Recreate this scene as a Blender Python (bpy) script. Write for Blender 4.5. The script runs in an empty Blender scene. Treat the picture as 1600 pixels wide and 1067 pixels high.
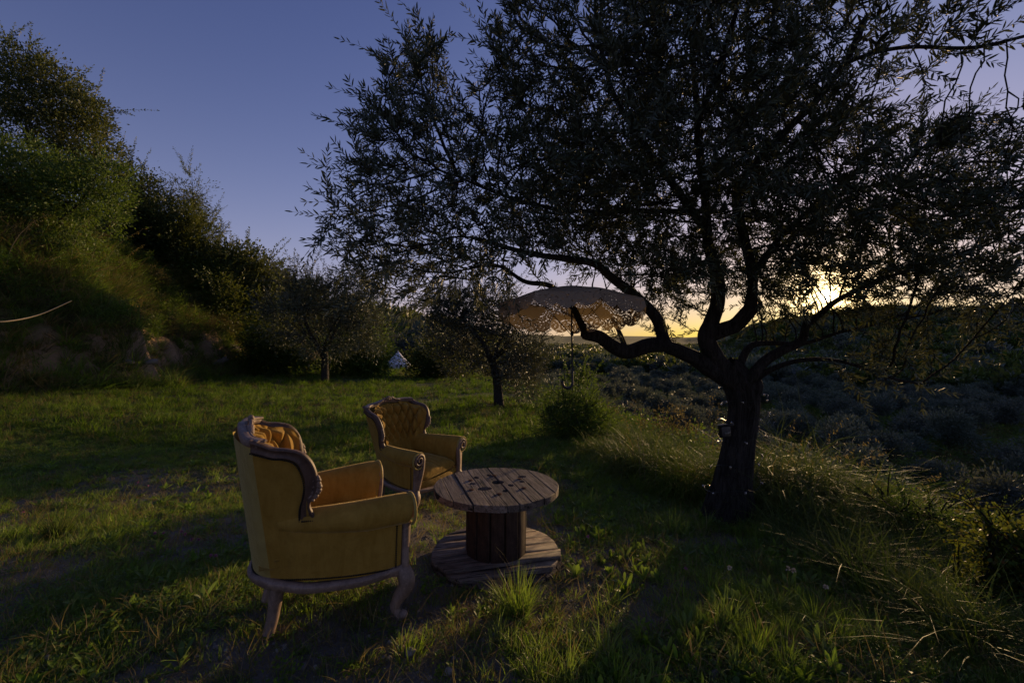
import bpy, math, random
import numpy as np
from mathutils import Vector, Matrix
from mathutils.kdtree import KDTree
R = math.radians
sc = bpy.context.scene
col = sc.collection
PI = math.pi

# ---------------------------------------------------------------- camera
CAMH = 1.45
F = 711.0            # focal length in pixels of the 1600 px wide frame (16 mm lens)
HY = 521.0           # row of the horizon
cam_d = bpy.data.cameras.new('camera')
cam_d.lens = 16.0; cam_d.sensor_width = 36.0
cam_d.shift_y = -(533.5 - HY) / 1600.0
cam_d.clip_start = 0.05; cam_d.clip_end = 20000
cam = bpy.data.objects.new('camera', cam_d); col.objects.link(cam)
cam.location = (0, 0, CAMH); cam.rotation_euler = (R(90), 0, 0)
sc.camera = cam

# ---------------------------------------------------------------- sky, sun, exposure
SUN_EL, SUN_AZ = R(3.9), R(34.7)     # azimuth measured from +Y towards +X
sun_dir = Vector((math.sin(SUN_AZ) * math.cos(SUN_EL), math.cos(SUN_AZ) * math.cos(SUN_EL), math.sin(SUN_EL)))
world = bpy.data.worlds.new('World'); sc.world = world; world.use_nodes = True
wn, wl = world.node_tree.nodes, world.node_tree.links
wn.clear()
def wnode(t, **k):
    n = wn.new(t)
    for a, b in k.items(): setattr(n, a, b)
    return n
w_out = wnode('ShaderNodeOutputWorld')
w_bg = wnode('ShaderNodeBackground'); w_bg.inputs['Strength'].default_value = 0.138
w_sky = wnode('ShaderNodeTexSky', sky_type='NISHITA', sun_disc=False, sun_elevation=SUN_EL, sun_rotation=SUN_AZ,
              air_density=1.0, dust_density=0.55, ozone_density=2.6)
w_hs = wnode('ShaderNodeMix', data_type='RGBA', blend_type='MULTIPLY'); w_hs.inputs[0].default_value = 1.0
w_hs.inputs[7].default_value = (0.84, 0.62, 0.98, 1)
w_geo = wnode('ShaderNodeNewGeometry')
w_dot = wnode('ShaderNodeVectorMath', operation='DOT_PRODUCT')
w_dot.inputs[1].default_value = (-sun_dir.x, -sun_dir.y, -sun_dir.z)
wl.new(w_geo.outputs['Incoming'], w_dot.inputs[0])
def wmath(op, a, b):
    n = wnode('ShaderNodeMath', operation=op)
    for i, v in enumerate((a, b)):
        if isinstance(v, (int, float)): n.inputs[i].default_value = v
        else: wl.new(v, n.inputs[i])
    return n.outputs[0]
cosg = wmath('MAXIMUM', w_dot.outputs['Value'], 0.0)
glow = wmath('MULTIPLY', wmath('POWER', cosg, 60.0), 0.5)          # wide warm aureole of the low sun
glow2 = wmath('MULTIPLY', wmath('POWER', cosg, 900.0), 7.0)        # inner aureole
disc = wmath('MULTIPLY', wmath('GREATER_THAN', cosg, math.cos(R(0.62))), 150.0)
def addcol(prev, fac, rgb):
    m = wnode('ShaderNodeMix', data_type='RGBA', blend_type='ADD')
    m.inputs[0].default_value = 1.0
    s = wnode('ShaderNodeVectorMath', operation='SCALE'); s.inputs[0].default_value = rgb
    wl.new(fac, s.inputs['Scale'])
    wl.new(prev, m.inputs[6]); wl.new(s.outputs[0], m.inputs[7])
    return m.outputs[2]
wl.new(w_sky.outputs[0], w_hs.inputs[6])
w_sep = wnode('ShaderNodeSeparateXYZ'); wl.new(w_geo.outputs['Incoming'], w_sep.inputs[0])
elev = wmath('MAXIMUM', wmath('MULTIPLY', w_sep.outputs[2], -1.0), 0.0)      # Incoming points back at the viewer
band = wmath('POWER', 2.71828, wmath('MULTIPLY', elev, -1 / 0.17))
low = wmath('POWER', 2.71828, wmath('MULTIPLY', elev, -1 / 0.055))
c = addcol(w_hs.outputs[2], band, (2.0, 2.2, 3.1))                              # pale haze towards the horizon
c = addcol(c, low, (1.3, 0.45, -0.9))
c = addcol(c, wmath('POWER', cosg, 8.0), (0.62, 0.95, 1.15))
c = addcol(c, wmath('MULTIPLY', wmath('POWER', cosg, 9.0), wmath('POWER', 2.71828, wmath('MULTIPLY', elev, -1 / 0.12))), (0.4, -0.1, -4.3))   # golden band under the sun
c = addcol(c, glow, (1.0, 0.55, 0.05))
w_m0 = wnode('ShaderNodeVectorMath', operation='MAXIMUM'); w_m0.inputs[1].default_value = (0.02, 0.02, 0.02); wl.new(c, w_m0.inputs[0])
w_den = wnode('ShaderNodeVectorMath', operation='MULTIPLY_ADD'); w_den.inputs[1].default_value = (1 / 6.0, 1 / 5.0, 1 / 5.5); w_den.inputs[2].default_value = (1, 1, 1); wl.new(w_m0.outputs[0], w_den.inputs[0])
w_div = wnode('ShaderNodeVectorMath', operation='DIVIDE'); wl.new(w_m0.outputs[0], w_div.inputs[0]); wl.new(w_den.outputs[0], w_div.inputs[1])
w_gain = wnode('ShaderNodeVectorMath', operation='MULTIPLY'); w_gain.inputs[1].default_value = (1.06, 1.08, 1.17); wl.new(w_div.outputs[0], w_gain.inputs[0]); c = w_gain.outputs[0]   # soft shoulder of the bright sky
c = addcol(c, glow2, (3.0, 2.1, 0.8))
c = addcol(c, wmath('POWER', cosg, 150.0), (1.2, 0.8, 0.1))
c = addcol(c, wmath('MULTIPLY', wmath('POWER', cosg, 20.0), wmath('POWER', 2.71828, wmath('MULTIPLY', elev, -1 / 0.16))), (0.45, 0.35, -0.9))
c = addcol(c, disc, (1.0, 0.85, 0.55))
w_mx = wnode('ShaderNodeVectorMath', operation='MAXIMUM'); w_mx.inputs[1].default_value = (0.02, 0.02, 0.02); wl.new(c, w_mx.inputs[0]); c = w_mx.outputs[0]
wl.new(c, w_bg.inputs['Color']); wl.new(w_bg.outputs[0], w_out.inputs[0])

sl = bpy.data.lights.new('sun', 'SUN'); sl.energy = 2.9; sl.angle = R(0.6); sl.color = (1.0, 0.66, 0.32)
so = bpy.data.objects.new('sun', sl); col.objects.link(so)
so.rotation_euler = sun_dir.to_track_quat('Z', 'Y').to_euler(); so.location = (60, 80, 30)

vs = sc.view_settings
sc.display_settings.display_device = 'sRGB'
vs.view_transform = 'Standard'; vs.look = 'None'; vs.exposure = 0.58; vs.gamma = 1.0; vs.use_curve_mapping = False
sc.render.engine = 'CYCLES'
cy = sc.cycles
cy.use_denoising = True
try: cy.denoiser = 'OPENIMAGEDENOISE'
except Exception: pass
try: cy.denoising_prefilter = 'ACCURATE'
except Exception: pass
cy.max_bounces = 6; cy.diffuse_bounces = 3; cy.glossy_bounces = 2; cy.transmission_bounces = 3
cy.transparent_max_bounces = 10; cy.caustics_reflective = False; cy.caustics_refractive = False
cy.sample_clamp_indirect = 4.0

# ---------------------------------------------------------------- helpers
def P(px, py, Y):
    """a point of the place seen at photo pixel (px, py), Y metres in front of the camera"""
    return np.array([(px - 800.0) / F * Y, Y, CAMH + (HY - py) / F * Y])

def tag(o, label=None, cat=None, group=None, kind=None):
    if label: o['label'] = label
    if cat: o['category'] = cat
    if group: o['group'] = group
    if kind: o['kind'] = kind
    return o

def link(name, me, parent=None, mat=None, smooth=True):
    o = bpy.data.objects.new(name, me); col.objects.link(o)
    if parent is not None: o.parent = parent
    if mat is not None: me.materials.append(mat)
    if smooth and len(me.polygons):
        me.polygons.foreach_set('use_smooth', np.ones(len(me.polygons), dtype=bool))
    return o

def empty(name, loc=(0, 0, 0), rz=0.0, rot=None):
    o = bpy.data.objects.new(name, None); col.objects.link(o)
    o.location = loc; o.rotation_euler = rot if rot else (0, 0, rz); o.empty_display_size = 0.1
    return o

def np_mesh(name, V, faces):
    """faces: list of integer arrays (n,3) or (n,4)"""
    V = np.asarray(V, dtype=np.float32).reshape(-1, 3)
    me = bpy.data.meshes.new(name)
    me.vertices.add(len(V)); me.vertices.foreach_set('co', V.ravel())
    fl = [np.asarray(f, dtype=np.int32) for f in faces if len(f)]
    nl = sum(f.size for f in fl); nf = sum(len(f) for f in fl)
    me.loops.add(nl); me.loops.foreach_set('vertex_index', np.concatenate([f.ravel() for f in fl]))
    tot = np.concatenate([np.full(len(f), f.shape[1], dtype=np.int32) for f in fl])
    st = np.concatenate([[0], np.cumsum(tot)[:-1]]).astype(np.int32)
    me.polygons.add(nf); me.polygons.foreach_set('loop_start', st)
    try: me.polygons.foreach_set('loop_total', tot)
    except Exception: pass
    me.update(calc_edges=True); me.validate()
    return me

class MB:
    """collects pieces of one mesh"""
    def __init__(s): s.V = []; s.F3 = []; s.F4 = []; s.n = 0
    def add(s, V, *faces):
        V = np.asarray(V, dtype=float).reshape(-1, 3)
        for f in faces:
            f = np.asarray(f, dtype=np.int64)
            if not len(f): continue
            (s.F3 if f.shape[1] == 3 else s.F4).append(f + s.n)
        s.V.append(V); s.n += len(V)
        return s
    def mesh(s, name):
        fs = []
        if s.F3: fs.append(np.concatenate(s.F3))
        if s.F4: fs.append(np.concatenate(s.F4))
        return np_mesh(name, np.concatenate(s.V), fs)
    def build(s, name, mat, parent=None, smooth=True):
        return link(name, s.mesh(name), parent, mat, smooth)
    # ---- shapes
    def grid(s, G, flip=False, wrap_u=False):
        """G (nu, nv, 3)"""
        nu, nv = G.shape[:2]
        iu = np.arange(nu if wrap_u else nu - 1); iv = np.arange(nv - 1)
        a, b = np.meshgrid(iu, iv, indexing='ij'); a = a.ravel(); b = b.ravel(); a2 = (a + 1) % nu
        q = np.stack([a * nv + b, a2 * nv + b, a2 * nv + b + 1, a * nv + b + 1], 1)
        if flip: q = q[:, ::-1]
        return s.add(G.reshape(-1, 3), q)
    def sweep(s, path, section, up=(0, 0, 1), scale=None, caps=True, dome=0.0, closed=False):
        """section (M,2): x along side vector, y along 'up'; scale: per ring number or (sx,sy)"""
        path = np.asarray(path, float); n = len(path); sec = np.asarray(section, float); M = len(sec)
        if closed: T = np.roll(path, -1, 0) - np.roll(path, 1, 0)
        else: T = np.gradient(path, axis=0)
        T /= np.linalg.norm(T, axis=1)[:, None] + 1e-12
        up = np.asarray(up, float)
        if up.ndim == 1: up = np.tile(up, (n, 1))
        S = np.cross(T, up); S /= np.linalg.norm(S, axis=1)[:, None] + 1e-12
        U = np.cross(S, T)
        if scale is None: scale = np.ones((n, 2))
        scale = np.asarray(scale, float)
        if scale.ndim == 1: scale = np.stack([scale, scale], 1)
        G = path[:, None, :] + S[:, None, :] * (sec[None, :, 0:1] * scale[:, None, 0:1]) + U[:, None, :] * (sec[None, :, 1:2] * scale[:, None, 1:2])
        base = s.n
        V = G.reshape(-1, 3)
        iu = np.arange(n if closed else n - 1); iv = np.arange(M)
        a, b = np.meshgrid(iu, iv, indexing='ij'); a = a.ravel(); b = b.ravel()
        a2 = (a + 1) % n; b2 = (b + 1) % M
        q = np.stack([a * M + b, a * M + b2, a2 * M + b2, a2 * M + b], 1)
        s.add(V, q)
        if caps and not closed:
            for k, sg in ((0, -1), (n - 1, 1)):
                cpt = G[k].mean(0) + T[k] * sg * dome
                mid = cpt + (G[k] - cpt) * 0.72 + T[k] * sg * dome * 0.0 if dome else None
                if dome:
                    mid = G[k].mean(0) + (G[k] - G[k].mean(0)) * 0.8 + T[k] * sg * dome * 0.6
                    VV = np.vstack([G[k], mid, cpt[None]])
                    j = np.arange(M); j2 = (j + 1) % M
                    q = np.stack([j, j2, M + j2, M + j], 1); t = np.stack([M + j, M + j2, np.full(M, 2 * M)], 1)
                    if sg < 0: q = q[:, ::-1]; t = t[:, ::-1]
                    s.add(VV, q, t)
                else:
                    VV = np.vstack([G[k], cpt[None]]); j = np.arange(M); j2 = (j + 1) % M
                    t = np.stack([j, j2, np.full(M, M)], 1)
                    if sg < 0: t = t[:, ::-1]
                    s.add(VV, t)
        return s
    def tube(s, path, r, n=8, up=(0.13, 0.21, 0.97), caps=True):
        a = np.linspace(0, 2 * PI, n, endpoint=False)
        r = np.broadcast_to(np.asarray(r, float), (len(path),)) if np.ndim(r) <= 1 else r
        return s.sweep(path, np.stack([np.cos(a), np.sin(a)], 1), up, r, caps)
    def box(s, c, d, rot=None):
        x, y, z = np.array(d) / 2.0
        V = np.array([[-x, -y, -z], [x, -y, -z], [x, y, -z], [-x, y, -z], [-x, -y, z], [x, -y, z], [x, y, z], [-x, y, z]])
        if rot is not None: V = V @ np.array(rot.to_3x3() if hasattr(rot, 'to_3x3') else rot).T
        return s.add(V + np.array(c), [[0, 3, 2, 1], [4, 5, 6, 7], [0, 1, 5, 4], [1, 2, 6, 5], [2, 3, 7, 6], [3, 0, 4, 7]])
    def ball(s, c, r, nu=10, nv=7, M=None):
        u = np.linspace(0, 2 * PI, nu, endpoint=False); v = np.linspace(0, PI, nv)
        U, W = np.meshgrid(u, v, indexing='ij')
        G = np.stack([np.sin(W) * np.cos(U), np.sin(W) * np.sin(U), np.cos(W)], -1) * np.asarray(r, float)
        if M is not None: G = G @ np.array(M).T
        return s.grid(G + np.array(c), flip=False, wrap_u=True)

def smooth_path(pts, n):
    """Catmull-Rom through pts (k, d), n samples"""
    p = np.asarray(pts, float)
    k = len(p); q = np.vstack([2 * p[0] - p[1], p, 2 * p[-1] - p[-2]])
    t = np.linspace(0, k - 1 - 1e-9, n); i = t.astype(int); f = (t - i)[:, None]
    a, b, c_, d = q[i], q[i + 1], q[i + 2], q[i + 3]
    return 0.5 * (2 * b + (c_ - a) * f + (2 * a - 5 * b + 4 * c_ - d) * f ** 2 + (3 * b - a - 3 * c_ + d) * f ** 3)

def sstep(a, b, x):
    t = np.clip((np.asarray(x, float) - a) / (b - a), 0, 1)
    return t * t * (3 - 2 * t)

def _h(ix, iy, seed):
    n = (ix.astype(np.int64) * 374761393 + iy.astype(np.int64) * 668265263 + seed * 1442695041) & 0x7fffffff
    n = ((n ^ (n >> 13)) * 1274126177) & 0x7fffffff
    n = (n ^ (n >> 16)) & 0xffffff
    return n / float(0xffffff)
def vnoise(x, y, seed=0):
    x = np.asarray(x, float); y = np.asarray(y, float)
    ix = np.floor(x); iy = np.floor(y); fx = x - ix; fy = y - iy
    fx = fx * fx * (3 - 2 * fx); fy = fy * fy * (3 - 2 * fy)
    a = _h(ix, iy, seed); b = _h(ix + 1, iy, seed); c_ = _h(ix, iy + 1, seed); d = _h(ix + 1, iy + 1, seed)
    return (a + (b - a) * fx) * (1 - fy) + (c_ + (d - c_) * fx) * fy
def fbm(x, y, o=4, seed=0):
    v = 0; a = 0.5; s = 0
    for k in range(o):
        v = v + a * (vnoise(x * 2 ** k, y * 2 ** k, seed + k) - 0.5); s += a; a *= 0.5
    return v / s * 2     # about -1..1

def unit(v):
    v = np.asarray(v, float)
    return v / (np.linalg.norm(v, axis=-1, keepdims=True) + 1e-9)

def leaves_np(Pp, D, L, W, rng, fold=0.25, kind='long', N=None):
    """leaf blades: base points, directions, lengths, widths -> V, F4"""
    n = len(Pp); D = unit(D)
    if N is None: N = rng.normal(size=(n, 3))
    S = unit(np.cross(D, N)); U = unit(np.cross(S, D))
    L = np.broadcast_to(L, (n,))[:, None]; W = np.broadcast_to(W, (n,))[:, None] * 0.5
    up = U * W * fold
    if kind == 'long':
        c0 = Pp; c1 = Pp + D * L * 0.32; c2 = Pp + D * L * 0.72 - U * L * 0.03; t = Pp + D * L - U * L * 0.08
        V = np.stack([c0, c1 + S * W + up, c2 + S * W * 0.78 + up, t, c2 - S * W * 0.78 + up, c1 - S * W + up], 1)
        F_ = np.array([[0, 1, 2, 3], [0, 3, 4, 5]])
        k = 6
    else:
        c1 = Pp + D * L * 0.5; t = Pp + D * L
        V = np.stack([Pp, c1 + S * W, t, c1 - S * W], 1); F_ = np.array([[0, 1, 2, 3]]); k = 4
    Fx = (F_[None] + (np.arange(n) * k)[:, None, None]).reshape(-1, 4)
    return V.reshape(-1, 3), Fx

def tubes_np(paths, rad, sides=3):
    """paths (N,K,3), rad (N,K)"""
    n, K = paths.shape[:2]
    T = unit(np.gradient(paths, axis=1)); A = np.array([0.37, 0.61, 0.70])
    S = unit(np.cross(T, A)); U = np.cross(S, T)
    an = np.linspace(0, 2 * PI, sides, endpoint=False)
    G = paths[:, :, None, :] + rad[:, :, None, None] * (S[:, :, None, :] * np.cos(an)[None, None, :, None] + U[:, :, None, :] * np.sin(an)[None, None, :, None])
    i, k, j = np.meshgrid(np.arange(n), np.arange(K - 1), np.arange(sides), indexing='ij'); j2 = (j + 1) % sides
    b = i * K * sides
    q = np.stack([b + k * sides + j, b + k * sides + j2, b + (k + 1) * sides + j2, b + (k + 1) * sides + j], -1).reshape(-1, 4)
    return G.reshape(-1, 3), q

def strips_np(paths, side, wid):
    """flat blades: paths (N,K,3), side (N,3), wid (N,K)"""
    n, K = paths.shape[:2]
    G = np.stack([paths - side[:, None, :] * wid[:, :, None] / 2, paths + side[:, None, :] * wid[:, :, None] / 2], 2)
    i, k = np.meshgrid(np.arange(n), np.arange(K - 1), indexing='ij'); b = i * K * 2
    q = np.stack([b + k * 2, b + k * 2 + 1, b + (k + 1) * 2 + 1, b + (k + 1) * 2], -1).reshape(-1, 4)
    return G.reshape(-1, 3), q

def blades_np(base, heights, rng, lean=0.5, width=0.005, K=4, az=None, droop=0.6):
    """grass blades rooted at base (N,3)"""
    n = len(base)
    if az is None: az = rng.uniform(0, 2 * PI, n)
    ln = np.abs(rng.normal(lean, lean * 0.45, n))
    t = np.linspace(0, 1, K)[None, :]
    h = heights[:, None]
    out = h * ln[:, None] * (t * 0.5 + t ** 2 * droop)
    z = h * (t - 0.35 * ln[:, None] * t ** 2.4)
    d = np.stack([np.cos(az), np.sin(az)], 1)
    path = np.zeros((n, K, 3)); path[:, :, 0] = base[:, 0:1] + d[:, 0:1] * out; path[:, :, 1] = base[:, 1:2] + d[:, 1:2] * out; path[:, :, 2] = base[:, 2:3] + z
    a2 = az + PI / 2 + rng.normal(0, 0.6, n)
    side = np.stack([np.cos(a2), np.sin(a2), np.zeros(n)], 1)
    w = width * np.broadcast_to(np.clip(1.05 - t ** 2.2, 0.06, 1), (n, K)) * rng.uniform(0.7, 1.3, n)[:, None]
    return strips_np(path, side, w)

def weeping_np(base, L, rng, az, rise=0.8, reach=0.6, fall=0.75, width=0.005, K=9):
    """long blades that rise and then hang over; irregular"""
    n = len(base); t = np.linspace(0, 1, K)[None, :]; L = L[:, None]
    rs = rng.normal(rise, 0.14, n)[:, None]; rc = np.abs(rng.normal(reach, 0.22, n))[:, None]; fl = np.abs(rng.normal(fall, 0.25, n))[:, None]
    out = L * rc * (0.35 * t + 0.65 * t ** 1.5); z = L * (rs * t * (1.35 - 0.35 * t) - fl * t ** 2.3)
    az2 = az[:, None] + rng.normal(0, 0.55, n)[:, None] * t ** 1.4 + 0.12 * np.sin(t * rng.uniform(3, 9, n)[:, None] + rng.uniform(0, 6, n)[:, None])
    p = np.zeros((n, K, 3)); p[..., 0] = base[:, 0:1] + np.cos(az2) * out; p[..., 1] = base[:, 1:2] + np.sin(az2) * out; p[..., 2] = base[:, 2:3] + z
    p[:, 1:] += rng.normal(0, 0.006, (n, K - 1, 3)) * L[:, :, None]
    a2 = az + PI / 2 + rng.normal(0, 0.7, n); side = np.stack([np.cos(a2), np.sin(a2), rng.normal(0, .3, n)], 1)
    w = width * np.broadcast_to(np.clip(1.05 - t ** 2.4, 0.08, 1), (n, K)) * rng.uniform(0.6, 1.3, n)[:, None]
    return strips_np(p, side, w)

# ---------------------------------------------------------------- materials
MATS = {}
class NT:
    def __init__(s, name):
        s.m = bpy.data.materials.new(name); s.m.use_nodes = True
        s.nt = s.m.node_tree; s.n = s.nt.nodes; s.l = s.nt.links
        s.b = s.n.get('Principled BSDF'); s.out = s.n.get('Material Output')
        MATS[name] = s.m
    def new(s, t, ins=None, **k):
        x = s.n.new(t)
        for a, b in k.items(): setattr(x, a, b)
        for a, b in (ins or {}).items(): s.set(x.inputs[a], b)
        return x
    def set(s, sock, v):
        if hasattr(v, 'links') or isinstance(v, bpy.types.NodeSocket): s.l.new(v, sock)
        else: sock.default_value = v
    def coord(s, scale=(1, 1, 1), kind='Object', rot=(0, 0, 0)):
        tc = s.new('ShaderNodeTexCoord'); mp = s.new('ShaderNodeMapping')
        mp.inputs['Scale'].default_value = scale; mp.inputs['Rotation'].default_value = rot
        s.l.new(tc.outputs[kind], mp.inputs[0]); return mp.outputs[0]
    def noise(s, vec, scale, detail=4, rough=0.6, dist=0.0):
        return s.new('ShaderNodeTexNoise', {'Vector': vec, 'Scale': scale, 'Detail': detail, 'Roughness': rough, 'Distortion': dist}).outputs['Fac']
    def ramp(s, fac, stops, interp='LINEAR'):
        r = s.new('ShaderNodeValToRGB', {'Fac': fac}); e = r.color_ramp; e.interpolation = interp
        while len(e.elements) < len(stops): e.elements.new(0.5)
        for el, (p, c_) in zip(e.elements, stops): el.position = p; el.color = (*c_, 1) if len(c_) == 3 else c_
        return r.outputs[0]
    def mix(s, fac, a, b, blend='MIX'):
        m = s.new('ShaderNodeMix', data_type='RGBA', blend_type=blend)
        s.set(m.inputs[0], fac); s.set(m.inputs[6], a if not isinstance(a, tuple) else (*a[:3], 1)); s.set(m.inputs[7], b if not isinstance(b, tuple) else (*b[:3], 1))
        return m.outputs[2]
    def math(s, op, a, b=0.0):
        return s.new('ShaderNodeMath', {0: a, 1: b}, operation=op).outputs[0]
    def bump(s, h, strength=0.4, dist=0.01, prev=None):
        b = s.new('ShaderNodeBump', {'Height': h, 'Strength': strength, 'Distance': dist})
        if prev is not None: s.l.new(prev, b.inputs['Normal'])
        return b.outputs[0]

def leaf_mat(name, cols, rough=0.5, trans=0.35, tcol=(0.25, 0.30, 0.05), spec=0.3, back=None):
    t = NT(name); g = t.new('ShaderNodeNewGeometry')
    colr = t.ramp(g.outputs['Random Per Island'], [(i / max(1, len(cols) - 1), c_) for i, c_ in enumerate(cols)])
    if back is not None: colr = t.mix(g.outputs['Backfacing'], colr, back)
    oi = t.new('ShaderNodeObjectInfo'); hv = t.new('ShaderNodeHueSaturation', {'Color': colr, 'Saturation': t.math('ADD', 0.8, t.math('MULTIPLY', oi.outputs['Random'], 0.4)), 'Value': t.math('ADD', 0.75, t.math('MULTIPLY', oi.outputs['Random'], 0.5))}); colr = hv.outputs[0]
    t.set(t.b.inputs['Base Color'], colr); t.b.inputs['Roughness'].default_value = rough
    t.b.inputs['Specular IOR Level'].default_value = spec
    tr = t.new('ShaderNodeBsdfTranslucent'); t.set(tr.inputs['Color'], t.mix(0.35, (*tcol, 1), colr))
    mx = t.new('ShaderNodeMixShader', {0: trans}); t.l.new(t.b.outputs[0], mx.inputs[1]); t.l.new(tr.outputs[0], mx.inputs[2])
    t.l.new(mx.outputs[0], t.out.inputs[0])
    return t.m

leaf_mat('olive_leaf', [(0.022, 0.032, 0.018), (0.045, 0.062, 0.035), (0.07, 0.088, 0.055), (0.10, 0.12, 0.085)], 0.55, 0.15, (0.16, 0.16, 0.03), 0.2, back=(0.085, 0.105, 0.08))
leaf_mat('grove_leaf', [(0.05, 0.07, 0.045), (0.09, 0.115, 0.085), (0.13, 0.155, 0.125)], 0.5, 0.2, (0.20, 0.22, 0.10), 0.3)
leaf_mat('shrub_leaf', [(0.032, 0.06, 0.012), (0.052, 0.095, 0.018), (0.078, 0.135, 0.022), (0.105, 0.145, 0.028)], 0.55, 0.28, (0.24, 0.36, 0.03), 0.3)
leaf_mat('shrub_leaf_dark', [(0.020, 0.038, 0.010), (0.038, 0.065, 0.015), (0.06, 0.10, 0.02)], 0.5, 0.28, (0.24, 0.26, 0.04), 0.3)
leaf_mat('bramble_leaf', [(0.04, 0.07, 0.016), (0.07, 0.11, 0.022), (0.09, 0.13, 0.025), (0.07, 0.10, 0.02), (0.13, 0.06, 0.018)], 0.5, 0.28, (0.24, 0.26, 0.03), 0.2)
leaf_mat('grass_blade', [(0.075, 0.13, 0.018), (0.105, 0.175, 0.024), (0.14, 0.215, 0.034), (0.21, 0.22, 0.06)], 0.5, 0.42, (0.36, 0.54, 0.05), 0.3)
leaf_mat('dry_blade', [(0.10, 0.10, 0.035), (0.18, 0.14, 0.055), (0.28, 0.21, 0.10)], 0.7, 0.35, (0.38, 0.30, 0.09), 0.1)
leaf_mat('tussock_blade', [(0.05, 0.09, 0.018), (0.08, 0.125, 0.025), (0.11, 0.145, 0.03), (0.16, 0.16, 0.05)], 0.6, 0.25, (0.18, 0.25, 0.03), 0.12)
leaf_mat('weed_leaf', [(0.08, 0.15, 0.022), (0.12, 0.19, 0.032), (0.16, 0.23, 0.045)], 0.5, 0.4, (0.30, 0.46, 0.04), 0.3)
leaf_mat('meadow_blade', [(0.04, 0.08, 0.010), (0.065, 0.115, 0.014), (0.09, 0.14, 0.018), (0.13, 0.14, 0.03)], 0.55, 0.35, (0.20, 0.36, 0.015), 0.15)
leaf_mat('broom_leaf', [(0.05, 0.045, 0.018), (0.085, 0.07, 0.03), (0.06, 0.07, 0.02)], 0.6, 0.25, (0.25, 0.2, 0.06), 0.2)

def simple(name, colr, rough=0.6, metal=0.0, spec=0.4):
    t = NT(name); t.b.inputs['Base Color'].default_value = (*colr, 1); t.b.inputs['Roughness'].default_value = rough
    t.b.inputs['Metallic'].default_value = metal; t.b.inputs['Specular IOR Level'].default_value = spec
    v = t.coord(); n = t.noise(v, 30, 5)
    t.set(t.b.inputs['Base Color'], t.mix(n, tuple(x * 0.75 for x in colr), tuple(min(1, x * 1.2) for x in colr)))
    t.set(t.b.inputs['Normal'], t.bump(n, 0.15, 0.004))
    return t.m

def bark_mat(name, c0, c1, c2, sc_=1.0):
    t = NT(name); v = t.coord((1, 1, 0.13)); n1 = t.noise(v, 30 * sc_, 8, 0.75, 1.2); n2 = t.noise(t.coord(), 5 * sc_, 4); n3 = t.noise(t.coord((1, 1, .5)), 60 * sc_, 4, 0.7, 0.5)
    cr = t.ramp(n1, [(0.36, (0, 0, 0)), (0.50, (0.6, 0.6, 0.6)), (0.66, (1, 1, 1))])
    cc = t.mix(n2, c0, c1); cc = t.mix(t.math('MULTIPLY', n3, 0.7), cc, c2); cc = t.mix(cr, tuple(x * 0.4 for x in c0), cc)
    t.set(t.b.inputs['Base Color'], cc); t.b.inputs['Roughness'].default_value = 0.9; t.b.inputs['Specular IOR Level'].default_value = 0.2
    t.set(t.b.inputs['Normal'], t.bump(t.math('ADD', cr, t.math('MULTIPLY', n3, 0.5)), 1.0, 0.022))
    return t.m
bark_mat('olive_bark', (0.035, 0.03, 0.025), (0.08, 0.07, 0.058), (0.13, 0.12, 0.105))
bark_mat('twig_bark', (0.035, 0.032, 0.026), (0.065, 0.06, 0.048), (0.09, 0.085, 0.07), 2)

def velvet(name, dark, light):
    """cut pile: brushed patches, a fine weave, rubbed and soiled areas"""
    t = NT(name); v = t.coord(); n = t.noise(v, 4.5, 5, 0.65, 0.8); n2 = t.noise(v, 500, 2, 0.6)
    n3 = t.noise(t.coord((1, 1, 0.22)), 26, 5, 0.65, 0.5); wv = t.noise(t.coord((90, 90, 600)), 1.0, 2); wh = t.noise(t.coord((500, 500, 60)), 1.0, 2)
    weave = t.math('MULTIPLY', t.math('ADD', wv, wh), 0.5)
    f = t.ramp(t.math('MULTIPLY', t.math('ADD', n, n3), 0.5), [(0.36, (0, 0, 0)), (0.64, (1, 1, 1))])
    cc = t.mix(f, dark, light); cc = t.mix(t.math('MULTIPLY', weave, 0.5), cc, tuple(x * 0.55 for x in dark))
    soil = t.ramp(t.noise(v, 2.2, 6, 0.7, 0.4), [(0.52, (0, 0, 0)), (0.72, (1, 1, 1))]); cc = t.mix(t.math('MULTIPLY', soil, 0.35), cc, (0.12, 0.085, 0.04))
    t.set(t.b.inputs['Base Color'], cc); t.b.inputs['Roughness'].default_value = 0.85
    t.b.inputs['Specular IOR Level'].default_value = 0.12
    t.b.inputs['Sheen Weight'].default_value = 0.45; t.b.inputs['Sheen Roughness'].default_value = 0.3
    t.b.inputs['Sheen Tint'].default_value = (1.0, 0.8, 0.4, 1)
    nb = t.bump(t.noise(t.coord((1, 1, 1)), 9, 4, 0.55, 1.5), 0.35, 0.02)
    t.set(t.b.inputs['Normal'], t.bump(t.math('ADD', n2, t.math('ADD', weave, n3)), 0.4, 0.003, nb))
    return t.m
velvet('mustard_velvet', (0.32, 0.18, 0.026), (0.50, 0.305, 0.058))
velvet('pale_velvet', (0.38, 0.285, 0.08), (0.50, 0.385, 0.12))
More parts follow.
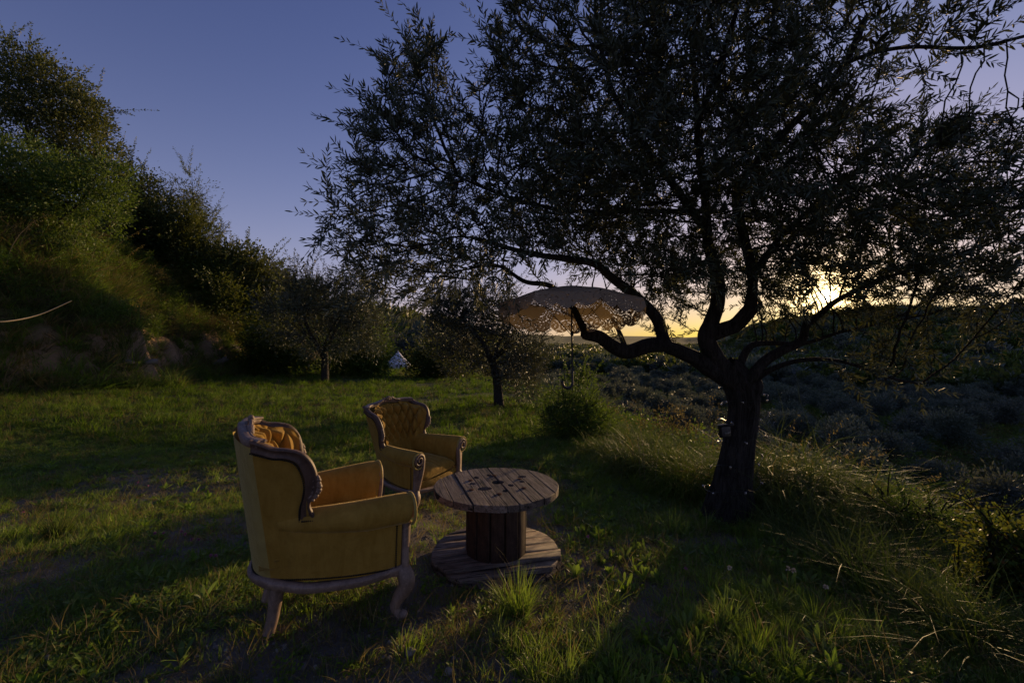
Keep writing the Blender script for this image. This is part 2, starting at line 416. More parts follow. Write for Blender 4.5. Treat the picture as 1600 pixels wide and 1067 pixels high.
def wood(name, dark, light, rough=0.55, stretch=(14, 14, 2.0), spec=0.4):
    """worn wood: grain, dirt, rubbed lighter spots"""
    t = NT(name); v = t.coord(stretch); n = t.noise(v, 3.0, 8, 0.7, 1.0); n2 = t.noise(t.coord(), 9, 5, 0.65); n4 = t.noise(t.coord(), 60, 4, 0.7)
    cc = t.mix(t.ramp(n, [(0.3, (0, 0, 0)), (0.7, (1, 1, 1))]), dark, light); cc = t.mix(t.ramp(n2, [(0.45, (0, 0, 0)), (0.72, (.8, .8, .8))]), cc, tuple(x * 0.4 for x in dark))
    cc = t.mix(t.ramp(n4, [(0.56, (0, 0, 0)), (0.7, (.5, .5, .5))]), cc, tuple(min(1, x * 1.5) for x in light))
    t.set(t.b.inputs['Base Color'], cc); t.set(t.b.inputs['Roughness'], t.math('ADD', rough, t.math('MULTIPLY', n2, 0.3))); t.b.inputs['Specular IOR Level'].default_value = spec
    t.set(t.b.inputs['Normal'], t.bump(t.math('ADD', n, t.math('MULTIPLY', n4, 0.6)), 0.5, 0.004)); return t.m
wood('chair_wood', (0.20, 0.135, 0.098), (0.34, 0.24, 0.175), 0.42)
wood('chair_wood_dark', (0.085, 0.05, 0.034), (0.16, 0.095, 0.062), 0.4)
simple('nail_brass', (0.025, 0.02, 0.014), 0.4, 0.6)
simple('black_metal', (0.012, 0.012, 0.012), 0.35, 0.5)
simple('black_plastic', (0.015, 0.015, 0.016), 0.4)
simple('solar_glass', (0.10, 0.095, 0.07), 0.25)
simple('stone_grey', (0.20, 0.17, 0.14), 0.9, 0, 0.2)
simple('stone_pale', (0.30, 0.255, 0.20), 0.9, 0, 0.2)
simple('pink_petal', (0.45, 0.16, 0.26), 0.7)
simple('cream_petal', (0.62, 0.52, 0.36), 0.7)
simple('dry_cane', (0.30, 0.24, 0.15), 0.8)
simple('seed_head', (0.17, 0.13, 0.07), 0.9)
# ================================================================ the ground
EDGE_Y = np.array([-60, -5, 2.0, 3.0, 4.3, 6.0, 8.0, 11.5, 20, 30, 45, 80, 200])
EDGE_X = np.array([4.5, 2.6, 2.35, 2.35, 2.45, 2.1, 1.75, 1.2, 0.6, -2.5, -5, -12, -30])
BANK_Y = np.array([-60, 0, 8, 11, 13.2, 14.6, 16, 18, 20, 23, 27, 32, 42, 60, 100])
BANK_X = np.array([-24, -17, -13.8, -12.8, -11.7, -10.9, -12.4, -13.2, -13.2, -13.2, -12.6, -12.8, -15.5, -24, -45])
SKY_PX = np.array([-4000, -900, 0, 420, 560, 620, 700, 800, 880, 1010, 1080, 1180, 1290, 1400, 1500, 1620, 2400, 6000])
SKY_PY = np.array([420, 440, 470, 480, 505, 512, 516, 520, 527, 528, 524, 514, 500, 492, 490, 494, 480, 470])
SKY_R0 = np.array([60, 60, 60, 60, 55, 60, 80, 300, 900, 900, 500, 220, 150, 140, 130, 120, 120, 120])
SKY_R1 = np.array([150, 150, 150, 140, 120, 130, 260, 1200, 2600, 2600, 1500, 600, 420, 380, 360, 330, 330, 330])

def meadow(x, y):
    yy = np.clip(y, -3, 60)
    h = -0.115 * np.clip(yy - 1.95 - 0.5 * sstep(-0.25, -0.85, x), 0, 3.0 - 0.5 * sstep(-0.25, -0.85, x)) - 0.042 * np.clip(yy - 5.3, 0, 100)
    cross = 0.052 * np.clip(-x - 2.0 - 0.1 * yy, 0, 9) * sstep(3, 9, yy)
    h = h + cross
    h = h + 0.05 * fbm(x * 0.45, y * 0.45, 3, 11) * sstep(2.0, 7.0, np.hypot(x, y)) + 0.018 * fbm(x * 1.9, y * 1.9, 3, 12)
    return h

def ground_h(x, y):
    x = np.asarray(x, float); y = np.asarray(y, float)
    r = np.hypot(x, y)
    h = meadow(x, y)
    # bank on the left
    bx = np.interp(y, BANK_Y, BANK_X) + 0.5 * fbm(y * 0.5, y * 0.13 + 3, 3, 5) + 0.28 * fbm(y * 2.1, x * 1.3, 4, 15)
    d = bx - x
    face = sstep(0.0, 1.1, d) * (1.25 + 0.45 * fbm(x * 0.3, y * 0.3, 2, 8))
    slope = np.clip(d - 0.7, 0, 6.0) * 0.98 + np.clip(d - 6.7, 0, 60) * 0.2
    rough = (0.34 * fbm(x * 1.9, y * 1.9, 5, 21) + 0.5 * fbm(x * 0.45, y * 0.45, 3, 22)) * sstep(0.0, 1.0, d)
    h = h + face + slope + rough
    # drop on the right into the valley
    ex = np.interp(y, EDGE_Y, EDGE_X) + 0.25 * fbm(y * 0.6, y * 0.1 + 9, 3, 6)
    e = x - ex
    drop = np.where(e > 0, np.clip(e, 0, 1.2) ** 2 * 0.25 + np.clip(e - 1.2, 0, 100) * 0.55, 0)
    vall = -8.6 - 2.5 * sstep(30, 120, r) + 0.6 * fbm(x * 0.03, y * 0.03, 3, 7) - 0.012 * np.clip(r - 120, 0, 1500)
    hm = h - drop
    hv = np.maximum(hm, vall)
    k = sstep(-2, 2, hm - vall)          # soft foot of the slope
    h = np.where(e > 0, hv * k + np.maximum(hm, vall) * (1 - k), h)
    # far hills, by direction
    Y = np.maximum(y, 0.2)
    px = np.where(y > 0.2, 800 + F * x / Y, np.where(x > 0, 5000, -3500))
    sy = np.interp(px, SKY_PX, SKY_PY); r0 = np.interp(px, SKY_PX, SKY_R0); r1 = np.interp(px, SKY_PX, SKY_R1)
    yr1 = r1 / np.sqrt(1 + ((px - 800) / F) ** 2)
    top = CAMH + (HY - sy) / F * np.clip(yr1, 1, None)
    top = np.where(y > 0.2, top, 6.0)
    top = top + (0.010 * r1) * fbm(px * 0.008, px * 0.0, 3, 31)
    k = sstep(r0, r1, r)
    base = np.where(r > r0 * 0.6, h, h)
    h = base * (1 - k) + top * k - np.clip(r - r1 * 1.02, 0, 4000) * 0.02 * sstep(1.0, 1.1, r / r1)
    return h
def gz(x, y): return float(ground_h(np.array([x]), np.array([y]))[0])
def on(x, y): return (x, y, gz(x, y))

def ground_mat():
    t = NT('ground_soil'); v = t.coord()
    n = t.noise(v, 0.55, 5, 0.6); n2 = t.noise(v, 9, 6, 0.7); n3 = t.noise(v, 70, 4, 0.7)
    soil = t.mix(n2, (0.075, 0.062, 0.047), (0.19, 0.16, 0.125)); soil = t.mix(t.math('MULTIPLY', n3, 0.6), soil, (0.25, 0.225, 0.185))
    green = t.mix(n2, (0.035, 0.05, 0.012), (0.075, 0.10, 0.022))
    g = t.new('ShaderNodeSeparateXYZ', {0: t.new('ShaderNodeNewGeometry').outputs['Position']})
    dist = t.new('ShaderNodeMapRange', {0: g.outputs[1], 1: 3.5, 2: 9.0, 3: 0.32, 4: 0.85}).outputs[0]
    f = t.ramp(t.math('ADD', n, t.math('SUBTRACT', dist, 0.5)), [(0.38, (0, 0, 0)), (0.58, (1, 1, 1))])
    a = t.new('ShaderNodeAttribute', attribute_name='bank').outputs['Fac']
    c_ = t.mix(f, soil, green)
    earth = t.mix(n2, (0.16, 0.085, 0.04), (0.40, 0.25, 0.12)); earth = t.mix(t.math('MULTIPLY', t.noise(v, 2.5, 5), 0.6), earth, (0.34, 0.28, 0.19))
    c_ = t.mix(a, c_, earth)
    t.set(t.b.inputs['Base Color'], c_); t.b.inputs['Roughness'].default_value = 0.95; t.b.inputs['Specular IOR Level'].default_value = 0.15
    t.set(t.b.inputs['Normal'], t.bump(t.math('ADD', n2, t.math('MULTIPLY', n3, 0.4)), 0.8, 0.035))
    return t.m
ground_mat()
def build_ground():
    az = np.concatenate([np.linspace(-56, 56, 520), np.linspace(58, 302, 110)])
    az = np.radians(az)
    rr = [0.0001, 0.4]
    while rr[-1] < 3200: rr.append(rr[-1] * (1.016 if rr[-1] < 45 else 1.035) + 0.002)
    rr = np.array(rr)
    A, RR = np.meshgrid(az, rr, indexing='ij')
    X = RR * np.sin(A); Y = RR * np.cos(A)
    Z = ground_h(X, Y)
    G = np.stack([X, Y, Z], -1)
    # overhanging rim of the earth face: push the top of the face out
    m = MB(); m.grid(G, flip=True, wrap_u=True)
    me = m.mesh('ground')
    bx = np.interp(Y, BANK_Y, BANK_X) + 0.5 * fbm(Y * 0.5, Y * 0.13 + 3, 3, 5); d = bx - X
    bank = sstep(-0.15, 0.25, d) * (1 - sstep(1.0, 1.7, d + 0.9 * fbm(X * 0.6, Y * 0.6, 3, 41))) * sstep(8, 10, Y) * (1 - sstep(32, 36, Y))
    bank = np.maximum(bank, sstep(0.1, 0.4, fbm(X * 0.8, Y * 0.8, 3, 42)) * sstep(1, 2, d) * (1 - sstep(4, 6, d)) * sstep(6, 8, Y) * (1 - sstep(14, 16, Y)))
    at = me.attributes.new('bank', 'FLOAT', 'POINT'); at.data.foreach_set('value', bank.ravel().astype(np.float32))
    o = link('ground', me, None, MATS['ground_soil']); tag(o, kind='structure')
build_ground()

def hit(px, py, y0=3.0, y1=60.0):
    """first ground point on the view line of a photo pixel"""
    Ys = np.arange(y0, y1, 0.05); Pn = np.stack([(px - 800) / F * Ys, Ys, CAMH + (HY - py) / F * Ys], 1); g = ground_h(Pn[:, 0], Pn[:, 1]); k = np.nonzero(g > Pn[:, 2])[0]
    return Pn[k[0]] if len(k) else Pn[-1]
# ================================================================ armchairs
def ch_c(z): return 0.18 + 0.15 * (z - 0.27) / 0.73
def ch_yr(z): return -0.225 - 0.105 * (z - 0.27) / 0.73
def ch_xf(z): return 0.345 + 0.012 * np.clip((z - 0.27) / 0.35, 0, 1) + 0.05 * np.clip((z - 0.62) / 0.3, 0, 1)
def ch_out(u, z):
    """outer side surface: u 0 rear corner .. 1 front"""
    y = ch_yr(z) + u * (0.345 - ch_yr(z)); g = 1 - (1 - u) ** 2
    return np.stack([ch_c(z) + (ch_xf(z) - ch_c(z)) * g, y, z + 0 * u], -1)
WU = lambda s: s / 0.78
BAND_OUT = np.array([(0.0, 1.015), (0.05, 0.995), (0.10, 0.972), (0.17, 0.962), (0.235, 0.94), (0.28, 0.885), (0.298, 0.81), (0.292, 0.75), (0.262, 0.70), (0.252, 0.665), (0.275, 0.615)])
BAND_IN = np.array([(0.0, 0.955), (0.05, 0.938), (0.095, 0.923), (0.145, 0.918), (0.195, 0.895), (0.222, 0.845), (0.232, 0.78), (0.222, 0.72), (0.208, 0.68), (0.200, 0.65), (0.196, 0.60)])

def mirror_mesh(me, name):
    m2 = me.copy(); m2.name = name
    m2.transform(Matrix.Scale(-1, 4, (1, 0, 0))); m2.flip_normals(); return m2

def make_chair(label, loc, rz, tilt=(0, 0)):
    root = empty('armchair', loc, rot=(tilt[0], tilt[1], rz)); root.scale = (1, 1, 0.955)
    tag(root, label, 'armchair', 'mustard velvet armchairs on the grass')
    V, W = MATS['mustard_velvet'], MATS['chair_wood']; PV = MATS['pale_velvet']; WD = MATS['chair_wood_dark']
    bi = smooth_path(BAND_IN, 60); bo = smooth_path(BAND_OUT, 60)
    # outer side panels
    def side_panel():
        m = MB(); nu, nv = 46, 40
        u = np.linspace(0, 1, nu); G = np.zeros((nu, nv, 3))
        us = WU(0.2)
        for i, uu in enumerate(u):
            if uu <= WU(0.232):
                k = bi[:, 0] / 0.78
                top = np.interp(uu, k[:36], bi[:36, 1]) + 0.010 if uu < WU(0.226) else 0.80
            else: top = 0.57
            zz = np.linspace(0.275, top, nv); G[i] = ch_out(np.full(nv, uu), zz)
        G[:, :, 0] += 0.006 * np.sin(np.linspace(0, PI, nu))[:, None] + 0.0035 * fbm(G[:, :, 1] * 6, G[:, :, 2] * 5, 3, 91)
        m.grid(G, flip=False); return m
    # wing band of wood: a swept box between the two curves
    def wing():
        m = MB(); n = 60
        up = []; path = []; scl = []
        G = np.zeros((n, 12, 3))
        for i in range(n):
            si, zi = bi[i]; so_, zo = bo[i]
            a = ch_out(np.array(WU(si)), np.array(zi)); b = ch_out(np.array(WU(so_)), np.array(zo))
            w = b - a; L_ = np.linalg.norm(w); w = w / L_
            nrm = np.cross(w, [0, 0, 1.0]) if abs(w[2]) < 0.8 else np.array([1.0, -0.15, 0])
            nrm = np.array([0.93, -0.36, 0.0]); nrm = nrm - w * nrm.dot(w); nrm /= np.linalg.norm(nrm)
            prof = [(0, -0.02), (0, 0.010), (0.14, 0.014), (0.22, 0.007), (0.66, 0.006), (0.76, 0.013), (0.88, 0.017), (0.98, 0.010), (1.0, -0.002), (0.96, -0.013), (0.88, -0.022), (0.4, -0.026)]
            for j, (p_, q_) in enumerate(prof): G[i, j] = a + w * L_ * p_ + nrm * q_
        base = m.n
        m.add(G.reshape(-1, 3))
        i, j = np.meshgrid(np.arange(n - 1), np.arange(12), indexing='ij'); i = i.ravel(); j = j.ravel(); j2 = (j + 1) % 12
        m.F4.append(np.stack([i * 12 + j, i * 12 + j2, (i + 1) * 12 + j2, (i + 1) * 12 + j], 1)[:, ::-1])
        for k, fl in ((0, 1), (n - 1, 0)):
            c_ = G[k].mean(0); jj = np.arange(12); t = np.stack([jj, (jj + 1) % 12, np.full(12, 12)], 1)
            m.add(np.vstack([G[k], c_]), t if fl else t[:, ::-1])
        return m
    def wing_carving():
        m = MB(); rg = np.random.default_rng(9)
        for k, t in enumerate(np.linspace(0.60, 0.80, 9)):
            s_, z_ = bo[int(t * 59)]; p = ch_out(np.array(WU(s_ + 0.001)), np.array(z_)); w = 0.8 + 0.5 * math.sin(k / 8 * PI)
            m.ball(p, (0.015, 0.011 * w, 0.017 * w), 8, 6, M=Matrix.Rotation(0.7 + rg.normal(0, .2), 3, 'X'))
            if k % 2: m.ball(p + np.array((-.004, -.014, .004)), (0.012, 0.020, 0.006), 8, 6, M=Matrix.Rotation(0.9, 3, 'X'))
        return m
    # rolled arm
    sec = [(-0.085, -0.30), (-0.088, -0.20), (-0.085, -0.09)]
    for a in np.linspace(172, -115, 20): sec.append((0.078 * math.cos(R(a)), -0.078 + 0.078 * math.sin(R(a))))
    sec += [(-0.02, -0.17), (-0.02, -0.30)]
    def arm():
        m = MB(); n = 26
        p = smooth_path([(0.225, -0.20, 0.63), (0.275, -0.05, 0.642), (0.315, 0.15, 0.655), (0.335, 0.34, 0.668), (0.338, 0.392, 0.664)], n)
        s_ = np.ones(n); s_[:14] = np.linspace(0.62, 1.0, 14); s_[-1] = 0.95; s_[-2] = 0.99
        sc2 = np.stack([s_, s_], 1)
        m.sweep(p, sec, (0, 0, 1), sc2, caps=True, dome=-0.006); return m
    def piping():
        m = MB(); c0 = np.array((0.338, 0.393, 0.662)); q = [c0 + np.array((x * 0.99, 0, z * 0.99)) for x, z in sec[2:-2]]
        m.tube(smooth_path(q, 40), 0.009, 6, up=(0, 1, 0)); return m
    # curled post on the arm front
    def post():
        m = MB(); c0 = np.array((0.340, 0.398, 0.585))
        pts = [(0.315, 0.362, 0.25), (0.298, 0.372, 0.33), (0.292, 0.384, 0.42), (0.308, 0.392, 0.50), (0.345, 0.398, 0.53)]
        sp = []
        for k in range(30):
            a = R(-95 + k * 17); r = 0.058 * (1 - k / 40.0)
            sp.append((c0[0] + r * math.cos(a) + 0.004, 0.398 + 0.0006 * k, c0[2] + r * math.sin(a) + 0.01))
        # outer S running up the inside of the roll, then the spiral
        pts = [(0.325, 0.362, 0.25), (0.315, 0.372, 0.33), (0.300, 0.384, 0.42), (0.285, 0.390, 0.50), (0.278, 0.391, 0.57)]
        for k in range(34):
            a = R(180 - k * 17); r = 0.060 * (1 - k / 46.0)
            pts.append((0.339 + r * math.cos(a), 0.391 + 0.0004 * k, 0.588 + r * math.sin(a)))
        p = smooth_path(pts, 130); t = np.linspace(0, 1, 130)
        w = np.interp(t, [0, .06, .12, .3, 1], [0.034, 0.030, 0.024, 0.0125, 0.008]); h = np.interp(t, [0, .1, 1], [0.022, 0.017, 0.012])
        a = np.linspace(0, 2 * PI, 10, endpoint=False); se = np.stack([np.cos(a), np.sin(a)], 1)
        m.sweep(p, se, (0, 1, 0.001), np.stack([w, h], 1)); 
        # flat wood face below the scroll
        G = np.zeros((10, 4, 3))
        for i, z in enumerate(np.linspace(0.26, 0.53, 10)):
            wd = np.interp(z, [0.26, 0.4, 0.53], [0.026, 0.030, 0.042]); cx = np.interp(z, [0.26, 0.4, 0.53], [0.335, 0.328, 0.318])
            for j, (sx, yy) in enumerate(((-1, 0.35), (-1, 0.383), (1, 0.383), (1, 0.35))): G[i, j] = (cx + sx * wd, yy, z)
        m.add(G.reshape(-1, 3))
        i, j = np.meshgrid(np.arange(9), np.arange(4), indexing='ij'); i = i.ravel(); j = j.ravel(); j2 = (j + 1) % 4
        m.F4.append((np.stack([i * 4 + j, i * 4 + j2, (i + 1) * 4 + j2, (i + 1) * 4 + j], 1) + m.n - 40)[:, ::-1])
        return m
    def front_leg():
        m = MB(); p = smooth_path([(0.322, 0.352, 0.285), (0.345, 0.372, 0.235), (0.348, 0.374, 0.18), (0.326, 0.345, 0.115), (0.312, 0.330, 0.06), (0.322, 0.350, 0.022), (0.335, 0.372, 0.018)], 30)
        r = np.interp(np.linspace(0, 1, 30), [0, .2, .4, .6, .8, .92, 1], [0.036, 0.043, 0.034, 0.024, 0.021, 0.026, 0.016])
        a = np.linspace(0, 2 * PI, 12, endpoint=False); se = np.stack([np.cos(a) * (1 + 0.12 * np.cos(4 * a)), np.sin(a) * (1 + 0.12 * np.cos(4 * a))], 1)
        m.sweep(p, se, (0.6, 0.75, 0.1), r, dome=0.008); m.ball((0.335, 0.366, 0.026), (0.024, 0.026, 0.022), 10, 7)
        m.ball((0.352, 0.384, 0.205), (0.020, 0.014, 0.034), 8, 7); return m
    def rear_leg():
        m = MB(); p = smooth_path([(0.168, -0.20, 0.275), (0.172, -0.205, 0.20), (0.164, -0.212, 0.10), (0.158, -0.232, 0.0)], 18)
        r = np.interp(np.linspace(0, 1, 18), [0, .25, .6, 1], [0.042, 0.034, 0.025, 0.024]); a = np.linspace(0, 2 * PI, 12, endpoint=False)
        se = np.stack([np.cos(a) * (1 + 0.12 * np.cos(4 * a)), np.sin(a) * (1 + 0.12 * np.cos(4 * a))], 1)
        m.sweep(p, se, (0.3, 0.9, 0.2), r, dome=0.004); return m
    for nm, fn, mt in (('side_panel', side_panel, V), ('wing_frame', wing, WD), ('armrest', arm, V), ('arm_post', post, W), ('front_leg', front_leg, W), ('rear_leg', rear_leg, W)):
        me = fn().mesh(nm); a = link(nm, me, root, mt); m2 = mirror_mesh(me, nm); b = link(nm, m2, root, None)
        if nm == 'wing_frame':
            cm = wing_carving().mesh('carving'); link('carving', cm, a, W); link('carving', mirror_mesh(cm, 'carving'), b, None)
        if nm == 'armrest':
            cm = piping().mesh('piping'); link('piping', cm, a, MATS['pale_velvet']); link('piping', mirror_mesh(cm, 'piping'), b, None)
    # outer back
    m = MB(); nu, nv = 24, 30; w = np.linspace(-1, 1, nu); G = np.zeros((nu, nv, 3))
    for i, x in enumerate(w):
        zt = 0.995 - 0.02 * x * x
        zz = np.linspace(0.275, zt, nv); G[i] = np.stack([ch_c(zz) * x, ch_yr(zz) - 0.075 * (1 - x * x) ** 0.8, zz], -1)
    m.grid(G, flip=False); m.build('back_panel', PV, root)
    # tufted inner back with wings
    hb_y = np.array([ch_out(np.array(WU(s_)), np.array(z_))[1] for s_, z_ in bo[:45]]); hb_z = bo[:45, 1]
    nu, nv = 181, 90
    a = np.linspace(-1, 1, nu); th = a * PI / 2
    G = np.zeros((nu, nv, 3))
    sx = np.sign(th) * np.abs(np.sin(th)) ** 0.72; cyy = 1 - np.abs(np.cos(th)) ** 0.75
    ytop = -0.345 + (-0.085 + 0.345) * cyy
    ztop = np.where(np.abs(a) < 0.001, 1.03, np.interp(ytop, hb_y, hb_z, left=1.0)) - 0.022
    ztop = np.minimum(ztop, 0.992)
    for j in range(nv):
        v = j / (nv - 1); z = 0.40 + v * (ztop - 0.40)
        A_ = 0.235 + 0.075 * (z - 0.4) / 0.6 + 0.030 * cyy * sstep(0.6, 0.8, z); yb = -0.215 - 0.135 * (z - 0.42) / 0.6
        G[:, j, 0] = A_ * sx; G[:, j, 1] = yb + (-0.075 - yb) * cyy; G[:, j, 2] = z
    mid = G[:, nv // 2 + 10]; arc = np.concatenate([[0], np.cumsum(np.linalg.norm(np.diff(mid, axis=0), axis=1))]); arc -= arc[nu // 2]
    du = np.gradient(G, axis=0); dv = np.gradient(G, axis=1); N_ = unit(np.cross(dv, du))
    cen = np.array([0, 0.3, 0.7]); N_ *= np.sign(np.sum(N_ * (cen - G), -1, keepdims=True))
    PX, PZ = 0.105, 0.20
    p = arc[:, None] / PX + (G[:, :, 2] - 0.62) / PZ; q = arc[:, None] / PX - (G[:, :, 2] - 0.62) / PZ
    dia = (np.abs(np.sin(PI * p)) * np.abs(np.sin(PI * q))) ** 0.5
    ple = np.abs(np.cos(PI * arc[:, None] / PX * 1.0)) ** 0.5
    kz = sstep(0.56, 0.64, G[:, :, 2])
    tt = 1 - sstep(0.93, 0.99, (G[:, :, 2] - 0.4) / (ztop[:, None] - 0.4)) * 0.75
    edge = 1 - sstep(0.86, 1.0, np.abs(a))[:, None] * 0.9
    amp = 0.068 * edge * tt
    B = G + N_ * (amp * (dia * kz + (0.6 + 0.15 * ple) * (1 - kz)))[..., None]
    m = MB(); m.grid(B, flip=True); tb = m.build('backrest', V, root)
    mbt = MB(); mbt.ball((0, 0, 0), (0.010, 0.010, 0.010), 8, 6); bme = mbt.mesh('button'); bme.materials.append(PV)
    for kk in range(-8, 9):
        for ll in range(-2, 6):
            if (kk + ll) % 2: continue
            ar = kk * PX / 2; z = 0.62 + ll * PZ / 2
            if z < 0.6 or abs(ar) > arc[-1] * 0.82: continue
            i = int(np.interp(ar, arc, np.arange(nu)) + 0.5); zt = ztop[i]
            if z > zt - 0.06: continue
            j = int((z - 0.4) / (zt - 0.4) * (nv - 1) + 0.5)
            o = bpy.data.objects.new('button', bme); col.objects.link(o); o.parent = tb; o.location = tuple(G[i, j] + N_[i, j] * 0.006)
            bme.polygons.foreach_set('use_smooth', np.ones(len(bme.polygons), dtype=bool))
    # crest rail of wood over the back
    pts = [ch_out(np.array(0.0), np.array(1.0)) * [1, 1, 1]]
    rc = ch_out(np.array(0.02), np.array(0.975))
    pts = [(-rc[0], rc[1], 0.994), (-rc[0] * 0.8, rc[1] - 0.048, 1.0), (-0.13, rc[1] - 0.066, 1.006), (-0.05, rc[1] - 0.072, 1.018), (0, rc[1] - 0.074, 1.022)]
    pts = pts + [(-x, y, z) for x, y, z in pts[:-1][::-1]]
    a = np.linspace(0, 2 * PI, 14, endpoint=False); se = np.stack([0.022 * np.cos(a), 0.024 * np.sin(a) + 0.004 * np.sin(3 * a)], 1)
    m = MB(); m.sweep(smooth_path(np.array(pts) + np.array((0, 0.022, -0.004)), 60), se, (0, 0, 1)); cr = m.build('crest_rail', W, root)
    m = MB()
    a2 = np.linspace(0, 2 * PI, 8, endpoint=False); rs = np.stack([0.008 * np.cos(a2), 0.008 * np.sin(a2)], 1)
    m.sweep(smooth_path(np.array(pts) * np.array((0.97, 1, 1)) + np.array((0, 0.043, 0.008)), 50), rs, (0, 0, 1)); m.build('moulding', W, cr)
    m = MB(); yc = rc[1] - 0.045
    for sgn in (-1, 1):
        sp = [(sgn * (0.052 + 0.024 * (1 - k / 22) * math.cos(k * 0.5)), yc + 0.03, 1.034 + 0.020 * (1 - k / 22) * math.sin(k * 0.5)) for k in range(18)]
        m.tube(smooth_path(sp, 40), np.linspace(0.011, 0.006, 40), 6, up=(0, 1, 0))
        for k in range(4): m.ball((sgn * (0.09 + 0.022 * k), yc + 0.03, 1.030 - 0.006 * k), (0.017, 0.016, 0.011), 8, 6, M=Matrix.Rotation(sgn * 0.4, 3, 'Y'))
    for k, an in enumerate((-60, -30, 0, 30, 60)):
        m.ball((0.026 * math.sin(R(an)), yc + 0.03, 1.036 + 0.022 * math.cos(R(an))), (0.0095, 0.015, 0.018), 8, 7, M=Matrix.Rotation(R(an), 3, 'Y'))
    m.ball((0, yc + 0.03, 1.040), (0.016, 0.018, 0.014), 8, 6)
    m.build('carving', W, cr)
    # seat cushion, seat deck
    m = MB(); nu, nv = 40, 40
    for sg in (1, -1):
        U, Vv = np.meshgrid(np.linspace(-1, 1, nu), np.linspace(-1, 1, nv), indexing='ij')
        y = 0.08 + 0.30 * Vv; hw = 0.245 + 0.015 * Vv
        e = (1 - np.abs(U) ** 6) * (1 - np.abs(Vv) ** 6); e = np.clip(e, 0, 1) ** 0.5
        cre = 0.006 * fbm(U * 3.2 + 5, Vv * 2.5, 3, 77) - 0.010 * np.exp(-((U * 1.3 - 0.5 + 0.5 * Vv) / 0.08) ** 2) * sstep(0, 0.8, Vv) - 0.007 * np.exp(-((U * 1.2 - 0.1 + 0.25 * Vv) / 0.06) ** 2) * sstep(0, 0.8, Vv)
        dome = 0.030 * (1 - U * U) * (1 - Vv * Vv)
        z = 0.395 + sg * 0.062 * e + (dome + 1.5 * cre if sg > 0 else 0)
        m.grid(np.stack([U * hw, y + 0.030 * e * Vv, z], -1), flip=(sg < 0))
    m.build('seat_cushion', V, root)
    # front deck panel between posts, and floor under the cushion
    m = MB(); x = np.linspace(-0.31, 0.31, 20); z = np.linspace(0.27, 0.345, 8)
    X, Z = np.meshgrid(x, z, indexing='ij'); Y_ = 0.352 + 0.03 * (1 - (X / 0.31) ** 2) + 0.012 * np.sin((Z - 0.27) / 0.075 * PI)
    m.grid(np.stack([X, Y_, Z], -1), flip=True)
    G = np.zeros((2, 2, 3)); m.add([(-0.31, 0.36, 0.344), (0.31, 0.36, 0.344), (0.2, -0.28, 0.344), (-0.2, -0.28, 0.344)], [[0, 1, 2, 3]])
    m.add([(-0.31, 0.36, 0.272), (0.31, 0.36, 0.272), (0.17, -0.24, 0.272), (-0.17, -0.24, 0.272)], [[3, 2, 1, 0]])
    m.build('seat_deck', V, root)
    # base rail
    pl = [(0.335, 0.345), (0.333, 0.22), (0.315, 0.08), (0.28, -0.06), (0.24, -0.15), (0.19, -0.222), (0.10, -0.278), (0, -0.298)]
    pl = pl + [(-x, y) for x, y in pl[:-1][::-1]]
    pl = pl + [(-0.2, 0.375), (0, 0.39), (0.2, 0.375)]
    n = 110; pp = smooth_path(np.array([(x, y, 0) for x, y in pl] + [(pl[0][0], pl[0][1], 0)]), n)[:-1]
    d = np.minimum(np.abs(np.hypot(pp[:, 0].__abs__() - 0.335, pp[:, 1] - 0.345)), np.hypot(np.abs(pp[:, 0]) - 0.165, pp[:, 1] + 0.23))
    pp[:, 2] = 0.266 - 0.018 * sstep(0.02, 0.22, d)
    hh = 1.0 + 0.18 * (1 - sstep(0.0, 0.1, d))
    se = [(0.024, 0.020), (0.010, 0.024), (-0.012, 0.024), (-0.012, -0.021), (0.008, -0.023), (0.018, -0.018), (0.020, -0.008), (0.026, 0.000), (0.028, 0.012)]
    se = [(-x_, y_) for x_, y_ in se]
    m = MB(); m.sweep(pp, se, (0, 0, 1), np.stack([np.ones(len(pp)) , hh], 1), closed=True, caps=False); m.build('seat_rail', W, root)
    # nail trim: too many to pick apart
    m = MB(); nail = []
    for i in np.linspace(0, 59, 62):
        s_ = np.interp(i, np.arange(60), bi[:, 0]) - 0.004; z_ = np.interp(i, np.arange(60), bi[:, 1]) - 0.004
        nail.append(ch_out(np.array(WU(s_)), np.array(z_)) + np.array((0.012, -0.004, 0)))
    for i in range(8):
        s_ = 0.200 + 0.011 * i; nail.append(ch_out(np.array(WU(s_)), np.array(0.598)) + np.array((0.02, 0, 0.0)))
    for uu in np.linspace(0.0, 0.97, 70):
        z_ = 0.283; nail.append(ch_out(np.array(uu), np.array(z_)) + np.array((0.006, 0, 0.004)))
    for z_ in np.linspace(0.29, 0.52, 22): nail.append(ch_out(np.array(0.955), np.array(z_)) + np.array((0.006, 0, 0)))
    nail = [np.array(p_) for p_ in nail] + [np.array(p_) * [-1, 1, 1] for p_ in nail]
    for w_ in np.linspace(-0.97, 0.97, 34): nail.append(np.array([ch_c(0.285) * w_, ch_yr(0.285) - 0.075 * (1 - w_ * w_) ** 0.8 - 0.003, 0.287]))
    for p_ in nail: m.ball(p_, 0.0048, 6, 4)
    tag(m.build('nail_trim', MATS['nail_brass'], root), kind='stuff')
    return root

ch1 = make_chair('nearest mustard velvet wing armchair, seen from its side, facing away to the round table', (-1.04, 2.42, gz(-1.04, 2.42) + 0.012), R(-60), (R(-1.5), 0))
ch2 = make_chair('farther mustard velvet armchair with deep buttoned back, facing the camera behind the round table', (-1.05, 4.66, gz(-1.05, 4.66) + 0.0), R(-119), (R(-3), R(1)))
